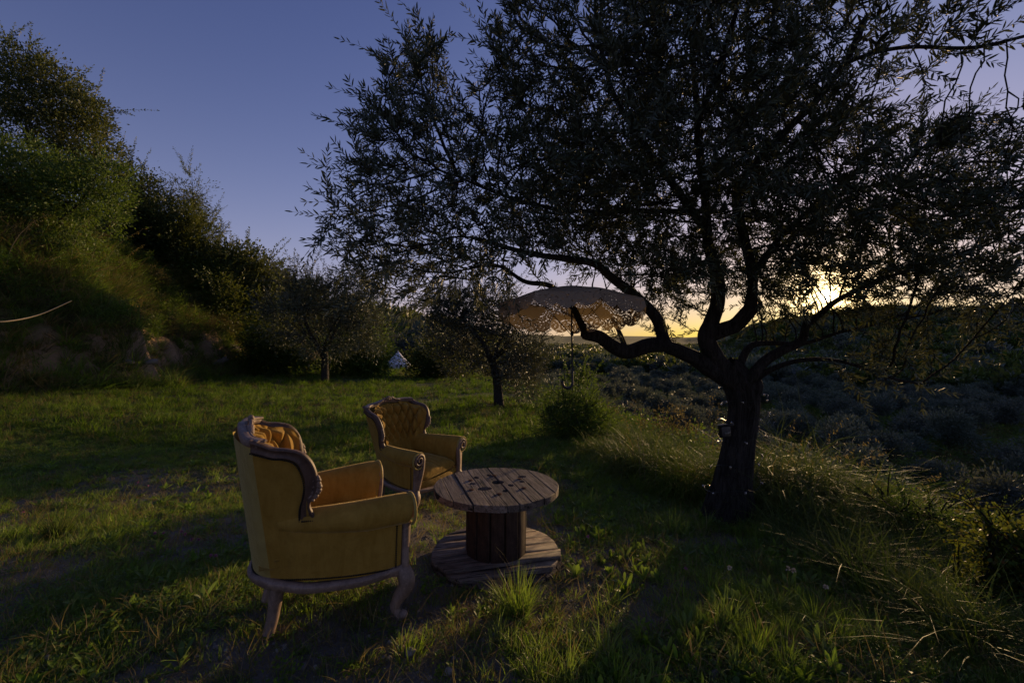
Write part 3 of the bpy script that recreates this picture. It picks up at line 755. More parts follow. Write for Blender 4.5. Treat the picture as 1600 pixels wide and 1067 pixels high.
# ================================================================ cable drum table
def weathered():
    t = NT('weathered_wood'); ob = t.new('ShaderNodeObjectInfo')
    v = t.coord((26, 1.6, 26)); add = t.new('ShaderNodeVectorMath', {0: v}, operation='ADD')
    sc_ = t.new('ShaderNodeVectorMath', {0: ob.outputs['Location']}, operation='SCALE'); sc_.inputs['Scale'].default_value = 37.0
    rnd = t.new('ShaderNodeCombineXYZ', {0: t.math('MULTIPLY', ob.outputs['Random'], 50.0), 1: t.math('MULTIPLY', ob.outputs['Random'], 31.0)})
    t.l.new(rnd.outputs[0], add.inputs[1]); vv = add.outputs[0]
    n = t.noise(vv, 1.6, 8, 0.7, 1.2); n2 = t.noise(t.coord(), 6, 5, 0.6); n3 = t.noise(vv, 5.0, 4, 0.7)
    cc = t.ramp(n, [(0.34, (0.020, 0.015, 0.012)), (0.43, (0.11, 0.082, 0.058)), (0.55, (0.22, 0.17, 0.125)), (0.75, (0.31, 0.25, 0.19))])
    st = t.ramp(t.noise(t.coord(), 7, 6, 0.7, 0.6), [(0.45, (0, 0, 0)), (0.68, (.85, .85, .85))]); cc = t.mix(st, cc, (0.075, 0.052, 0.036)); ck = t.ramp(t.noise(vv, 1.1, 3, 0.5, 0.3), [(0.36, (1, 1, 1)), (0.375, (0, 0, 0))]); cc = t.mix(ck, cc, (0.010, 0.008, 0.007)); br = t.math('ADD', 0.65, t.math('MULTIPLY', ob.outputs['Random'], 0.6))
    m = t.new('ShaderNodeVectorMath', {0: cc}, operation='SCALE'); t.l.new(br, m.inputs['Scale'])
    t.set(t.b.inputs['Base Color'], m.outputs[0]); t.b.inputs['Roughness'].default_value = 0.75; t.b.inputs['Specular IOR Level'].default_value = 0.3
    t.set(t.b.inputs['Normal'], t.bump(t.math('ADD', n, t.math('MULTIPLY', n3, 0.5)), 0.9, 0.006))
weathered()
wood('drum_wood', (0.032, 0.018, 0.012), (0.085, 0.05, 0.032), 0.7, (16, 16, 1.6), 0.3)
TCX, TCY = -0.11, 3.16
def build_table():
    rng = np.random.default_rng(5)
    z0 = gz(TCX, TCY); rz = -math.atan2(0.29, 0.957)         # plank direction in plan
    rz = math.atan2(-0.243, -0.8) ; ang = math.atan2(0.243, -0.8)  # direction vector (x, y)
    rot = math.atan2(-0.243, 0.8)                                # local +Y -> (-0.29, 0.957)... planks along local Y
    rot = math.atan2(0.243, 0.8)
    root = empty('cable_drum_table', (TCX, TCY, z0), rot=(R(-1.0), R(0.6), 0.2948))
    tag(root, 'round weathered wooden cable drum used as a low table between the two armchairs', 'table')
    W, DW = MATS['weathered_wood'], MATS['drum_wood']
    def holes_at(zc, lst):
        cut = MB()
        for (x, y, r, ry) in lst:
            a = np.linspace(0, 2 * PI, 18, endpoint=False); V = []
            for z in (zc - 0.2, zc + 0.2): V += [(x + r * math.cos(t), y + ry * math.sin(t), z) for t in a]
            j = np.arange(18); j2 = (j + 1) % 18
            V += [(x, y, zc - 0.2), (x, y, zc + 0.2)]
            cut.add(V, np.stack([j, j2, 18 + j2, 18 + j], 1), np.stack([j2, j, np.full(18, 36)], 1), np.stack([18 + j, 18 + j2, np.full(18, 37)], 1))
        return cut
    def disc(z, th, Rad, edges, holes, gap, jitter, skip=()):
        for k in range(len(edges) - 1):
            if k in skip: continue
            x0, x1 = edges[k] + gap / 2, edges[k + 1] - gap / 2
            xs = np.linspace(x0, x1, 9); dz = rng.uniform(-jitter, jitter)
            rr = Rad + rng.uniform(-0.010, 0.004)
            top = []; 
            yy = np.sqrt(np.clip(rr * rr - xs * xs, 0.0004, None))
            out = [(x, y) for x, y in zip(xs, yy)] + [(x, -y) for x, y in zip(xs[::-1], yy[::-1])]
            n = len(out); c_ = 0.003; cx = (x0 + x1) / 2
            def ring(zz, ins):
                return [(cx + (x - cx) * (1 - ins / (x1 - x0) * 2), y * (1 - ins / max(abs(y), 0.05)), zz) for x, y in out]
            V = ring(z - th / 2, 0) + ring(z + th / 2 - c_, 0) + ring(z + th / 2, c_)
            import bmesh
            bm = bmesh.new(); vs_ = [bm.verts.new(v) for v in V]
            bm.faces.new(vs_[:n]).normal_flip(); bm.faces.new(vs_[2 * n:])
            for a in (0, n):
                for j in range(n): bm.faces.new((vs_[a + j], vs_[a + (j + 1) % n], vs_[a + n + (j + 1) % n], vs_[a + n + j]))
            bmesh.ops.recalc_face_normals(bm, faces=bm.faces)
            me = bpy.data.meshes.new('plank'); bm.to_mesh(me); bm.free(); me.materials.append(W)
            hs = [h for h in holes if h[0] + h[2] > x0 and h[0] - h[2] < x1]
            o = bpy.data.objects.new('plank', me); col.objects.link(o)
            if hs:
                cme = holes_at(z, hs).mesh('cut'); co = bpy.data.objects.new('cut', cme); col.objects.link(co)
                md = o.modifiers.new('b', 'BOOLEAN'); md.object = co; md.operation = 'DIFFERENCE'; md.solver = 'EXACT'
                dg = bpy.context.evaluated_depsgraph_get(); ne = bpy.data.meshes.new_from_object(o.evaluated_get(dg))
                o.modifiers.clear(); o.data = ne; ne.name = 'plank'
                if not ne.materials: ne.materials.append(W)
                bpy.data.objects.remove(co); bpy.data.meshes.remove(cme)
            o.parent = root; o.location = (0, 0, dz)
            o.rotation_euler = (rng.uniform(-.004, .004), rng.uniform(-.005, .005), rng.uniform(-.003, .003))
    # px of the photograph -> local xy on the table top
    def loc(px, py):
        Y = 1.025 * F / (py - HY); X = (px - 800) / F * Y; dx, dy = X - TCX, Y - TCY
        c_, s_ = math.cos(-0.2948), math.sin(-0.2948); return dx * c_ - dy * s_, dx * s_ + dy * c_
    H = []
    for px, py, r, ry in ((777, 748, .036, .036), (743, 741, .017, .024), (764, 737, .017, .02), (815, 747, .018, .02), (797, 753, .017, .024), (789, 762, .017, .022), (737, 751, .020, .022), (756, 759, .044, .030), (815, 739, .030, .022)):
        x, y = loc(px, py); H.append((x, y, r * 1.2, ry * 1.2))
    top = 0.535 - 0.02
    disc(top, 0.042, 0.43, [-0.43, -0.345, -0.24, -0.13, -0.045, 0.035, 0.122, 0.22, 0.325, 0.43], H, 0.004, 0.0012)
    disc(0.036, 0.032, 0.45, [-0.45, -0.33, -0.22, -0.11, 0.0, 0.11, 0.22, 0.33, 0.45], [], 0.008, 0.003)
    # lower, crosswise layer of the bottom disc
    rng2 = np.random.default_rng(3)
    for k in range(8):
        y0, y1 = -0.44 + k * 0.11, -0.44 + (k + 1) * 0.11 - 0.005
        m = MB(); ys = np.linspace(y0, y1, 6); xr = np.sqrt(np.clip(0.44 ** 2 - ys ** 2, 0.001, None))
        out = [(y, -x) for x, y in zip(xr, ys)] + [(y, x) for x, y in zip(xr[::-1], ys[::-1])]; n = 12
        V = [(x, y, 0.056) for x, y in out] + [(x, y, 0.088) for x, y in out] + [((y0 + y1) / 2, 0, 0.056), ((y0 + y1) / 2, 0, 0.088)]
        j = np.arange(n); j2 = (j + 1) % n
        m.add(V, np.stack([j, j2, n + j2, n + j], 1), np.stack([j2, j, np.full(n, 2 * n)], 1), np.stack([n + j, n + j2, np.full(n, 2 * n + 1)], 1))
        if k == 0: continue
        o = m.build('plank', W, root, smooth=False); o.rotation_euler = (0, 0, PI / 2); o.location = (rng2.uniform(-.01, .01), 0, rng2.uniform(-.003, .003) - (0.01 if k == 1 else 0))
    # staves of the drum
    ns = 13
    for k in range(ns):
        a = 2 * PI * (k + 0.3) / ns; r = 0.196 + rng.uniform(-.003, .003); w = 2 * PI * r / ns - 0.006
        m = MB(); m.box((0, 0, 0), (0.02, w, 0.40)); o = m.build('stave', DW, root, smooth=False)
        o.location = (r * math.cos(a), r * math.sin(a), 0.287); o.rotation_euler = (rng.uniform(-.01, .01), 0, a + rng.uniform(-.05, .05))
        bv = o.modifiers.new('bevel', 'BEVEL'); bv.width = 0.003; bv.segments = 2
    m = MB(); a = np.linspace(0, 2 * PI, 24, endpoint=False)
    m.sweep([(0, 0, 0.09), (0, 0, 0.48)], np.stack([0.178 * np.cos(a), 0.178 * np.sin(a)], 1), (0, 1, 0)); m.build('inner_core', DW, root)
    simple('rusty_iron', (0.12, 0.05, 0.025), 0.8, 0.3)
    for k in range(6):
        a = k * PI / 3 + 0.35; m = MB(); m.tube([(0, 0, -0.008), (0, 0, 0.005)], 0.011, 6); m.tube([(0, 0, -0.01), (0, 0, 0.001)], 0.018, 12)
        o = m.build('bolt', MATS['rusty_iron'], root, smooth=False); o.location = (0.205 * math.cos(a), 0.205 * math.sin(a), top + 0.024)
build_table()
# ================================================================ main olive tree
def tree_branches(limbs, attract, rng, step=0.085, infl=0.6, kill=0.115, iters=130, rtip=0.0035, power=2.35):
    """limbs: list of (points (k,3), r0, r1, parent_index or None, at) ; returns node arrays and parents, fixed radii"""
    pos = []; par = []; fix = []
    ends = []
    for pts, r0, r1, parent in limbs:
        L_ = np.linalg.norm(np.diff(pts, axis=0), axis=1).sum(); n = max(3, int(L_ / 0.07))
        p = smooth_path(pts, n)
        rr = np.linspace(r0, r1, n)
        prev = -1
        if parent is not None:
            A = np.array(pos); prev = int(np.argmin(np.linalg.norm(A - p[0], axis=1)))
            p = p[1:]; rr = rr[1:]
        for q, r in zip(p, rr):
            q = q + rng.normal(0, 0.006, 3)
            pos.append(q); par.append(prev); fix.append(r); prev = len(pos) - 1
    A = np.asarray(attract); alive = np.ones(len(A), bool)
    near = np.full(len(A), -1); nd = np.full(len(A), 1e9)
    new0 = 0
    for it in range(iters):
        N_ = np.array(pos[new0:])
        if len(N_):
            for b in range(0, len(N_), 600):
                d = np.linalg.norm(A[:, None, :] - N_[None, b:b + 600], axis=2); k = d.argmin(1); dm = d[np.arange(len(A)), k]
                up = dm < nd; nd[up] = dm[up]; near[up] = k[up] + new0 + b
        alive &= nd > kill
        new0 = len(pos)
        act = alive & (nd < (infl if it > 25 else 3.0))
        if not act.any(): break
        P_ = np.array(pos); ids = near[act]; dirs = unit(A[act] - P_[ids])
        acc = np.zeros((len(pos), 3)); np.add.at(acc, ids, dirs)
        for i in np.unique(ids):
            v = acc[i]; nv = np.linalg.norm(v)
            if nv < 1e-3: continue
            v = v / nv + rng.normal(0, 0.18, 3)
            if par[i] >= 0: v = v + 0.35 * unit(P_[i] - P_[par[i]])
            v = unit(v)
            pos.append(P_[i] + v * step); par.append(int(i)); fix.append(0)
        if len(pos) > 20000: break
    pos = np.array(pos); par = np.array(par); fix = np.array(fix)
    n = len(pos); acc = np.zeros(n); kids = [[] for _ in range(n)]
    rad = np.zeros(n)
    for i in range(n - 1, -1, -1):
        r = acc[i] ** (1 / power) if acc[i] > 0 else rtip
        rad[i] = max(r, fix[i]) if fix[i] > 0 else min(r, 0.013)
        if par[i] >= 0: acc[par[i]] += (acc[i] if acc[i] > 0 else rtip ** power); kids[par[i]].append(i)
    return pos, par, rad, kids, fix

def chains(pos, par, rad, kids, start_ids):
    out = []; stack = list(start_ids)
    while stack:
        i = stack.pop(); ch = ([par[i]] if par[i] >= 0 else []) + [i]
        while kids[ch[-1]]:
            ks = sorted(kids[ch[-1]], key=lambda k: -rad[k]); stack += ks[1:]; ch.append(ks[0])
        if len(ch) > 1: out.append(ch)
    return out

def gnarl(m, path, r, n=20, seed=0, rough=0.10, flare=None):
    """a gnarled stem: ring radii vary with ridges that run along it"""
    path = np.asarray(path); K = len(path); T = unit(np.gradient(path, axis=0))
    S = unit(np.cross(T, np.array([0.1, 0.98, 0.2]))); U = np.cross(S, T)
    a = np.linspace(0, 2 * PI, n, endpoint=False); Lc = np.concatenate([[0], np.cumsum(np.linalg.norm(np.diff(path, axis=0), axis=1))])
    A_, LL = np.meshgrid(a, Lc)
    ca, sa = np.cos(A_), np.sin(A_)
    rn = 1 + rough * (fbm(ca * 2.2 + seed * 7.3 + LL * 0.7, sa * 2.2 + LL * 1.1, 3, seed) * 1.3 + 0.8 * fbm(ca * 6 + LL * 1.3, sa * 6 + 9 + LL * 2.0, 3, seed + 5))
    rr = np.asarray(r)[:, None] * rn
    G = path[:, None] + rr[..., None] * (S[:, None] * ca[..., None] + U[:, None] * sa[..., None])
    # grid expects (u wrap, v): transpose
    m.grid(np.transpose(G, (1, 0, 2)), flip=False, wrap_u=True)

def shoots(tips, dirs, rng, per, length, gap, leafL, leafW, stem_r=0.0016, updir=0.35, spread=0.6, spl=0.8):
    """leafy shoots: stems (V,F) and leaves"""
    idx = np.repeat(np.arange(len(tips)), per); n = len(idx)
    B = tips[idx] + rng.normal(0, 0.01, (n, 3)); D = unit(dirs[idx] + rng.normal(0, spread, (n, 3)) + np.array([0, 0, updir]))
    Ls = np.clip(rng.normal(length, length * 0.35, n), length * 0.35, length * 2.1)
    K = 5; t = np.linspace(0, 1, K)
    bend = rng.normal(0, 0.22, (n, 3)) + np.array([0, 0, -0.10])
    path = B[:, None] + D[:, None] * (Ls[:, None, None] * t[None, :, None]) + bend[:, None] * (Ls[:, None, None] * (t ** 2)[None, :, None])
    sv, sf = tubes_np(path, np.broadcast_to(stem_r * (1.3 - 0.9 * t), (n, K)), 3)
    npair = int(length * 2.1 / gap); P_, D_, N_, sz = [], [], [], []
    for k in range(npair):
        s_ = (k + 0.6) * gap
        ok = s_ < Ls
        if not ok.any(): break
        f = np.clip(s_ / Ls[ok], 0, 0.999); fi = f * (K - 1); i0 = fi.astype(int); fr = (fi - i0)[:, None]; pp = path[ok]
        a = pp[np.arange(len(pp)), i0]; b = pp[np.arange(len(pp)), i0 + 1]; q = a + (b - a) * fr; T = unit(b - a)
        S = unit(np.cross(T, np.array([0.3, 0.2, 0.93]))); U = np.cross(S, T); an = (k % 2) * PI / 2 + rng.normal(0, 0.35, len(q))
        side = S * np.cos(an)[:, None] + U * np.sin(an)[:, None]
        for sg in (1, -1):
            keep = rng.random(len(q)) < 0.86
            P_.append(q[keep]); D_.append((T * rng.uniform(0.6, 1.3, (len(q), 1)) + side * sg * spl + rng.normal(0, 0.15, (len(q), 3)))[keep])
            sz.append((rng.uniform(0.7, 1.2, len(q)) * (1 - 0.35 * f))[keep]); N_.append(np.cross(T, side)[keep] + rng.normal(0, 0.5, (int(keep.sum()), 3)))
        # terminal leaf
    P_.append(path[:, -1]); D_.append(path[:, -1] - path[:, -2] + 0); sz.append(np.full(n, 0.7)); N_.append(rng.normal(size=(n, 3)))
    Pl, Dl, Nl, s_ = map(np.concatenate, (P_, D_, N_, sz))
    return (sv, sf), (Pl, Dl, Nl, leafL * s_, leafW * s_)

def blob_points(blobs, rng, total):
    """blobs: (px, py, rpx, rpy, Y, rY, weight)"""
    vol = np.array([b[2] * b[3] * b[5] * (b[4] / F) ** 2 * b[6] for b in blobs]); cnt = (vol / vol.sum() * total).astype(int)
    out = []
    for b, c_ in zip(blobs, cnt):
        v = unit(rng.normal(size=(c_, 3))) * (rng.random((c_, 1)) ** (1 / 2.6))
        Y = b[4] + v[:, 1] * b[5]; Yc = 0.35 * b[4] + 0.65 * Y
        X = ((b[0] - 800) + v[:, 0] * b[2]) / F * Yc; Z = CAMH + ((HY - b[1]) + v[:, 2] * b[3]) / F * Yc
        # keep the shape in the place itself: scale with the centre's distance only
        out.append(np.stack([X, Y, Z], 1))
    return np.concatenate(out)

def main_tree():
    rng = np.random.default_rng(21)
    root = empty('olive_tree', on(1.97, 4.2))
    base = np.array(root.location)
    tag(root, 'large gnarled olive tree at the terrace edge, with the parasol under its branches', 'tree')
    pt = lambda l: np.array([P(*q) for q in l])
    TY = 4.2
    z_b = gz(*P(1136, 0, TY)[:2])
    trunk = pt([(1136, 800, TY), (1143, 760, TY), (1150, 718, TY), (1158, 676, TY), (1163, 640, TY), (1158, 610, TY), (1147, 588, TY), (1132, 572, TY)])
    trunk[0][2] = z_b - 0.1
    tr = np.array([0.19, 0.150, 0.134, 0.125, 0.123, 0.127, 0.118, 0.104])
    L = [
        (pt([(1132, 578, TY), (1118, 560, 4.15), (1105, 528, 4.1), (1112, 505, 4.1), (1122, 470, 4.05), (1120, 425, 4.0), (1106, 380, 4.0), (1102, 320, 3.9), (1095, 250, 3.8), (1088, 160, 3.7), (1080, 60, 3.6)]), 0.098, 0.018, None),
        (pt([(1135, 590, TY), (1110, 575, 4.15), (1085, 559, 4.1), (1060, 548, 4.05), (1040, 537, 4.0), (1026, 497, 3.95), (992, 462, 3.85), (956, 434, 3.7), (928, 412, 3.55), (880, 404, 3.4), (822, 395, 3.3), (740, 372, 3.2)]), 0.088, 0.012, 0),
        (pt([(1040, 537, 4.0), (1012, 540, 3.95), (980, 550, 3.9), (955, 540, 3.85), (938, 527, 3.8), (916, 522, 3.75)]), 0.065, 0.05, 0),
        (pt([(916, 522, 3.75), (905, 500, 3.6), (893, 478, 3.55), (860, 447, 3.5), (820, 440, 3.4), (780, 416, 3.4), (735, 418, 3.3)]), 0.032, 0.010, 0),
        (pt([(978, 546, 3.9), (968, 520, 4.0), (955, 496, 4.2), (930, 470, 4.4)]), 0.026, 0.01, 0),
        (pt([(1112, 522, 4.1), (1130, 515, 4.05), (1150, 507, 4.0), (1168, 488, 3.95), (1180, 476, 3.9)]), 0.07, 0.062, 0),
        (pt([(1168, 488, 3.95), (1176, 440, 3.8), (1165, 380, 3.7), (1150, 310, 3.5), (1172, 265, 3.4), (1219, 214, 3.2), (1282, 150, 3.0), (1327, 86, 2.8), (1352, 30, 2.7)]), 0.045, 0.016, 0),
        (pt([(1318, 100, 2.85), (1370, 82, 2.7), (1425, 74, 2.6), (1519, 75, 2.45), (1610, 55, 2.3)]), 0.014, 0.008, 0),
        (pt([(1158, 604, TY), (1178, 585, 4.1), (1195, 565, 4.1), (1222, 548, 4.05), (1252, 533, 4.0), (1260, 508, 3.95), (1282, 490, 3.9), (1310, 468, 3.8), (1370, 440, 3.7), (1440, 415, 3.6)]), 0.06, 0.012, 0),
        (pt([(1150, 596, TY), (1160, 560, 4.25), (1175, 540, 4.3), (1205, 536, 4.35), (1255, 537, 4.3), (1310, 520, 4.2), (1380, 505, 4.1)]), 0.045, 0.008, 0),
        (pt([(1170, 600, TY), (1210, 575, 4.0), (1260, 562, 3.8), (1320, 566, 3.6), (1390, 590, 3.4), (1440, 600, 3.3)]), 0.03, 0.006, 0),
        (pt([(1104, 360, 4.0), (1060, 300, 3.7), (1010, 230, 3.5), (960, 150, 3.3), (935, 60, 3.2)]), 0.042, 0.012, 0),
        (pt([(1100, 330, 3.9), (1000, 330, 3.6), (900, 330, 3.4), (800, 310, 3.2), (700, 270, 3.1)]), 0.024, 0.007, 0),
        (pt([(1098, 280, 3.85), (1090, 200, 3.4), (1120, 120, 2.9), (1150, 20, 2.5)]), 0.032, 0.012, 0),
        (pt([(1176, 430, 3.8), (1230, 360, 3.8), (1300, 310, 3.7), (1400, 280, 3.5)]), 0.035, 0.01, 0),
    ]
    limbs = [(L[0][0], L[0][1], L[0][2], None)] + [(a, b, c_, 0) for a, b, c_, _ in L[1:]]
    blobs = [
        (625, 310, 75, 110, 3.0, .55, 1.0), (615, 205, 52, 62, 2.95, .5, 1.0), (655, 170, 60, 120, 3.0, .5, 1.0), (560, 345, 45, 55, 3.0, .4, .7),
        (840, 110, 80, 110, 3.1, .6, 1.0), (720, 250, 90, 110, 3.2, .7, 1.0), (855, 300, 130, 100, 3.3, .9, 1.0), (970, 200, 120, 190, 3.4, 1.0, .9),
        (1110, 220, 130, 150, 3.5, 1.2, .8), (1090, 60, 170, 130, 3.0, 1.0, .7), (1240, 240, 130, 140, 3.5, 1.1, .85), (1300, 90, 90, 100, 3.0, .6, .8),
        (1330, 340, 150, 100, 3.6, 1.1, 1.0), (1480, 310, 120, 120, 3.4, 1.0, 1.0), (1560, 210, 60, 70, 2.5, .5, .6), (1440, 70, 90, 60, 2.6, .5, .5), (1580, 330, 90, 130, 2.8, .7, .9),
        (690, 405, 130, 50, 3.1, .5, 1.3), (650, 445, 60, 35, 3.1, .4, 1.2), (715, 450, 55, 25, 3.15, .3, .8), (590, 400, 50, 40, 3.0, .35, 1.0), (780, 380, 120, 50, 3.2, .6, 1.1), (1240, 435, 120, 45, 3.9, .8, .6), (1430, 440, 150, 45, 3.6, .9, .6), (1380, 560, 110, 45, 3.5, .5, .22),
        (1020, 410, 110, 55, 3.9, .9, .8), (1200, 350, 120, 90, 4.6, .8, .35), (950, 330, 160, 90, 4.5, .7, .6), (1100, -60, 350, 90, 3.3, 1.0, .5), (1560, 470, 60, 60, 3.2, .5, .5),
        (1075, 440, 70, 50, 4.3, .5, 1.2), (1190, 420, 90, 50, 4.5, .6, 1.0), (1215, 475, 60, 38, 4.4, .5, 1.0), (1340, 470, 120, 38, 4.1, .6, 1.0), (1480, 475, 110, 40, 3.7, .5, .8), (1055, 490, 30, 25, 4.3, .3, .9), (1090, 390, 80, 40, 4.5, .5, .9), (960, 400, 70, 35, 4.3, .4, .9), (760, 420, 90, 26, 3.3, .4, .9)]
    att = blob_points(blobs, rng, 16500)
    pos, par, rad, kids, fix = tree_branches(limbs, att, rng)
    B = MATS['olive_bark']
    # trunk with root flare
    tp = smooth_path(trunk, 70); rr = np.interp(np.linspace(0, 1, 70), np.linspace(0, 1, 8), tr)
    rr[:12] += np.linspace(0.09, 0, 12) ** 1.2
    m = MB(); gnarl(m, tp, rr, 56, 3, 0.17)
    m.ball(P(1176, 604, 4.2), (0.085, 0.10, 0.11), 20, 12); m.ball(P(1142, 592, 4.2), (0.11, 0.12, 0.10), 20, 12); m.ball(P(1178, 477, 3.92), (0.07, 0.07, 0.06), 16, 10)
    t_ = m.build('trunk', B, root)
    t_.matrix_parent_inverse = root.matrix_basis.inverted(); t_.parent = root
    inv = Matrix.Translation(-Vector(root.location))
    def pin(o): o.matrix_parent_inverse = inv; return o
    pin(t_)
    # limbs: one mesh each
    cnt = 0
    for li, (pts, r0, r1, parent) in enumerate(limbs):
        L_ = np.linalg.norm(np.diff(pts, axis=0), axis=1).sum(); p = smooth_path(pts, max(12, int(L_ / 0.035)))
        r = np.linspace(0, 1, len(p)); r = r0 + (r1 - r0) * r ** 0.8
        m = MB(); gnarl(m, p, r, 18 if r0 > 0.05 else 12, 11 + li, 0.14 if r0 > 0.05 else 0.1); m.ball(p[-1], (r[-1],) * 3, 8, 6)
        pin(m.build('limb', B, root))
    # branches grown off the limbs
    tw = MB()
    starts = [i for i in range(len(pos)) if fix[i] == 0 and par[i] >= 0 and fix[par[i]] > 0]
    for ch in chains(pos, par, rad, kids, starts):
        p = pos[ch]; r = rad[ch].copy(); r[0] = min(r[0], r[1] * 1.3); r = np.minimum(r, 0.55 * rad[ch[0]] + 0.001); r = np.where(p[:, 1] < 2.9, np.minimum(r, 0.0045), r)
        tw.tube(p, np.maximum(r, 0.0022), 6 if r[1] > 0.012 else (4 if r[1] > 0.005 else 3), caps=False)
    # shoots
    free = np.array([i for i in range(len(pos)) if par[i] >= 0 and ((rad[i] < 0.0065 and fix[i] == 0) or (fix[i] > 0 and rad[i] < 0.026 and i % 2))])
    D = unit(pos[free] - pos[par[free]])
    # outward from the crown's middle
    cen = np.array([1.4, 3.6, 2.4]); D = unit(D + 0.5 * unit(pos[free] - cen))
    tipmask = np.array([len(kids[i]) == 0 for i in free])
    sel = tipmask | (rng.random(len(free)) < np.where(pos[free][:, 0] > 2.1, 0.5, 0.85))
    (sv, sf), (Pl, Dl, Nl, ll, lw) = shoots(pos[free][sel], D[sel], rng, 1, 0.20, 0.017, 0.064, 0.0130, 0.0016, 0.30, 0.45)
    # extra long shoots at the rim
    rim = tipmask & (rng.random(len(free)) < 0.6)
    (sv2, sf2), lv2 = shoots(pos[free][rim], D[rim], rng, 2, 0.24, 0.019, 0.070, 0.0140, 0.0018, 0.30, 0.4)
    tw.add(sv, sf); tw.add(sv2, sf2)
    pin(tag(tw.build('twigs', MATS['twig_bark'], root), kind='stuff'))
    Pl = np.vstack([Pl, lv2[0]]); Dl = np.vstack([Dl, lv2[1]]); Nl = np.vstack([Nl, lv2[2]]); ll = np.concatenate([ll, lv2[3]]); lw = np.concatenate([lw, lv2[4]])
    # the crown is thin where the low sun looks through
    sd = np.array(sun_dir); rel = Pl - np.array([0, 0, CAMH]); al = rel @ sd; dd = np.linalg.norm(rel - al[:, None] * sd, axis=1); ok = dd > 0.10 + 0.06 * rng.random(len(dd))
    Pl, Dl, Nl, ll, lw = Pl[ok], Dl[ok], Nl[ok], ll[ok], lw[ok]
    camd = Pl[:, 1]
    vis = (np.abs((Pl[:, 0]) / np.maximum(Pl[:, 1], .1)) < 1.12) & ((Pl[:, 2] - CAMH) / np.maximum(Pl[:, 1], .1) < 0.73) & (Pl[:, 1] > 0.8)
    order = np.argsort(np.where(vis, camd / ll, 1e9)); big = order[:300]
    keep = np.ones(len(Pl), bool); keep[big] = False
    V, Fc = leaves_np(Pl[keep], Dl[keep], ll[keep], lw[keep], rng, 0.3, 'long', Nl[keep])
    me = np_mesh('leaf_crown', V, [Fc]); o = link('leaf_crown', me, root, MATS['olive_leaf'], smooth=False); pin(tag(o, kind='stuff'))
    V, Fc = leaves_np(np.zeros((1, 3)), np.array([[0, 0, 1.0]]), 1.0, 0.2, rng, 0.3, 'long', np.array([[0, 1.0, 0]]))
    lme = np_mesh('leaf', V, [Fc]); lme.materials.append(MATS['olive_leaf'])
    for i in big:
        o = bpy.data.objects.new('leaf', lme); col.objects.link(o); o.parent = root; pin(o)
        o.location = tuple(Pl[i]); q = Vector(Dl[i]).to_track_quat('Z', 'Y'); e = q.to_euler(); o.rotation_euler = e; o.scale = (ll[i],) * 3
    print('MAIN', len(pos), 'leaves', len(Pl))
    return root
main_tree()

# ================================================================ other trees and shrubs
def crown_mesh(blobs, n, L, W, rng, clump=0.22, nclump=None, outward=0.8, kind='card', up=0.2):
    """blobs: (x, y, z, rx, ry, rz); leaves in clumps spread through the volume, most near the skin"""
    vol = np.array([b[3] * b[4] * b[5] for b in blobs]) ** 0.8; nclump = nclump or max(20, n // 45)
    cc, cn = [], []
    for b, k in zip(blobs, (vol / vol.sum() * nclump).astype(int) + 1):
        v = unit(rng.normal(size=(k, 3))); rr = rng.random((k, 1)) ** 0.38
        cc.append(np.array(b[:3]) + v * rr * np.array(b[3:])); cn.append(v)
    cc = np.concatenate(cc); cn = np.concatenate(cn); per = max(4, n // len(cc))
    size = clump * rng.uniform(0.5, 1.5, len(cc)); idx = np.repeat(np.arange(len(cc)), per)
    off = rng.normal(size=(len(idx), 3)) * np.array([1, 1, 0.75]); p = cc[idx] + off * size[idx][:, None] * 0.55
    d = unit(off * 0.7 + cn[idx] * outward + rng.normal(0, 0.45, p.shape) + np.array([0, 0, up]))
    return leaves_np(p, d, L * rng.uniform(0.6, 1.25, len(p)), W * rng.uniform(0.7, 1.2, len(p)), rng, 0.3, kind)

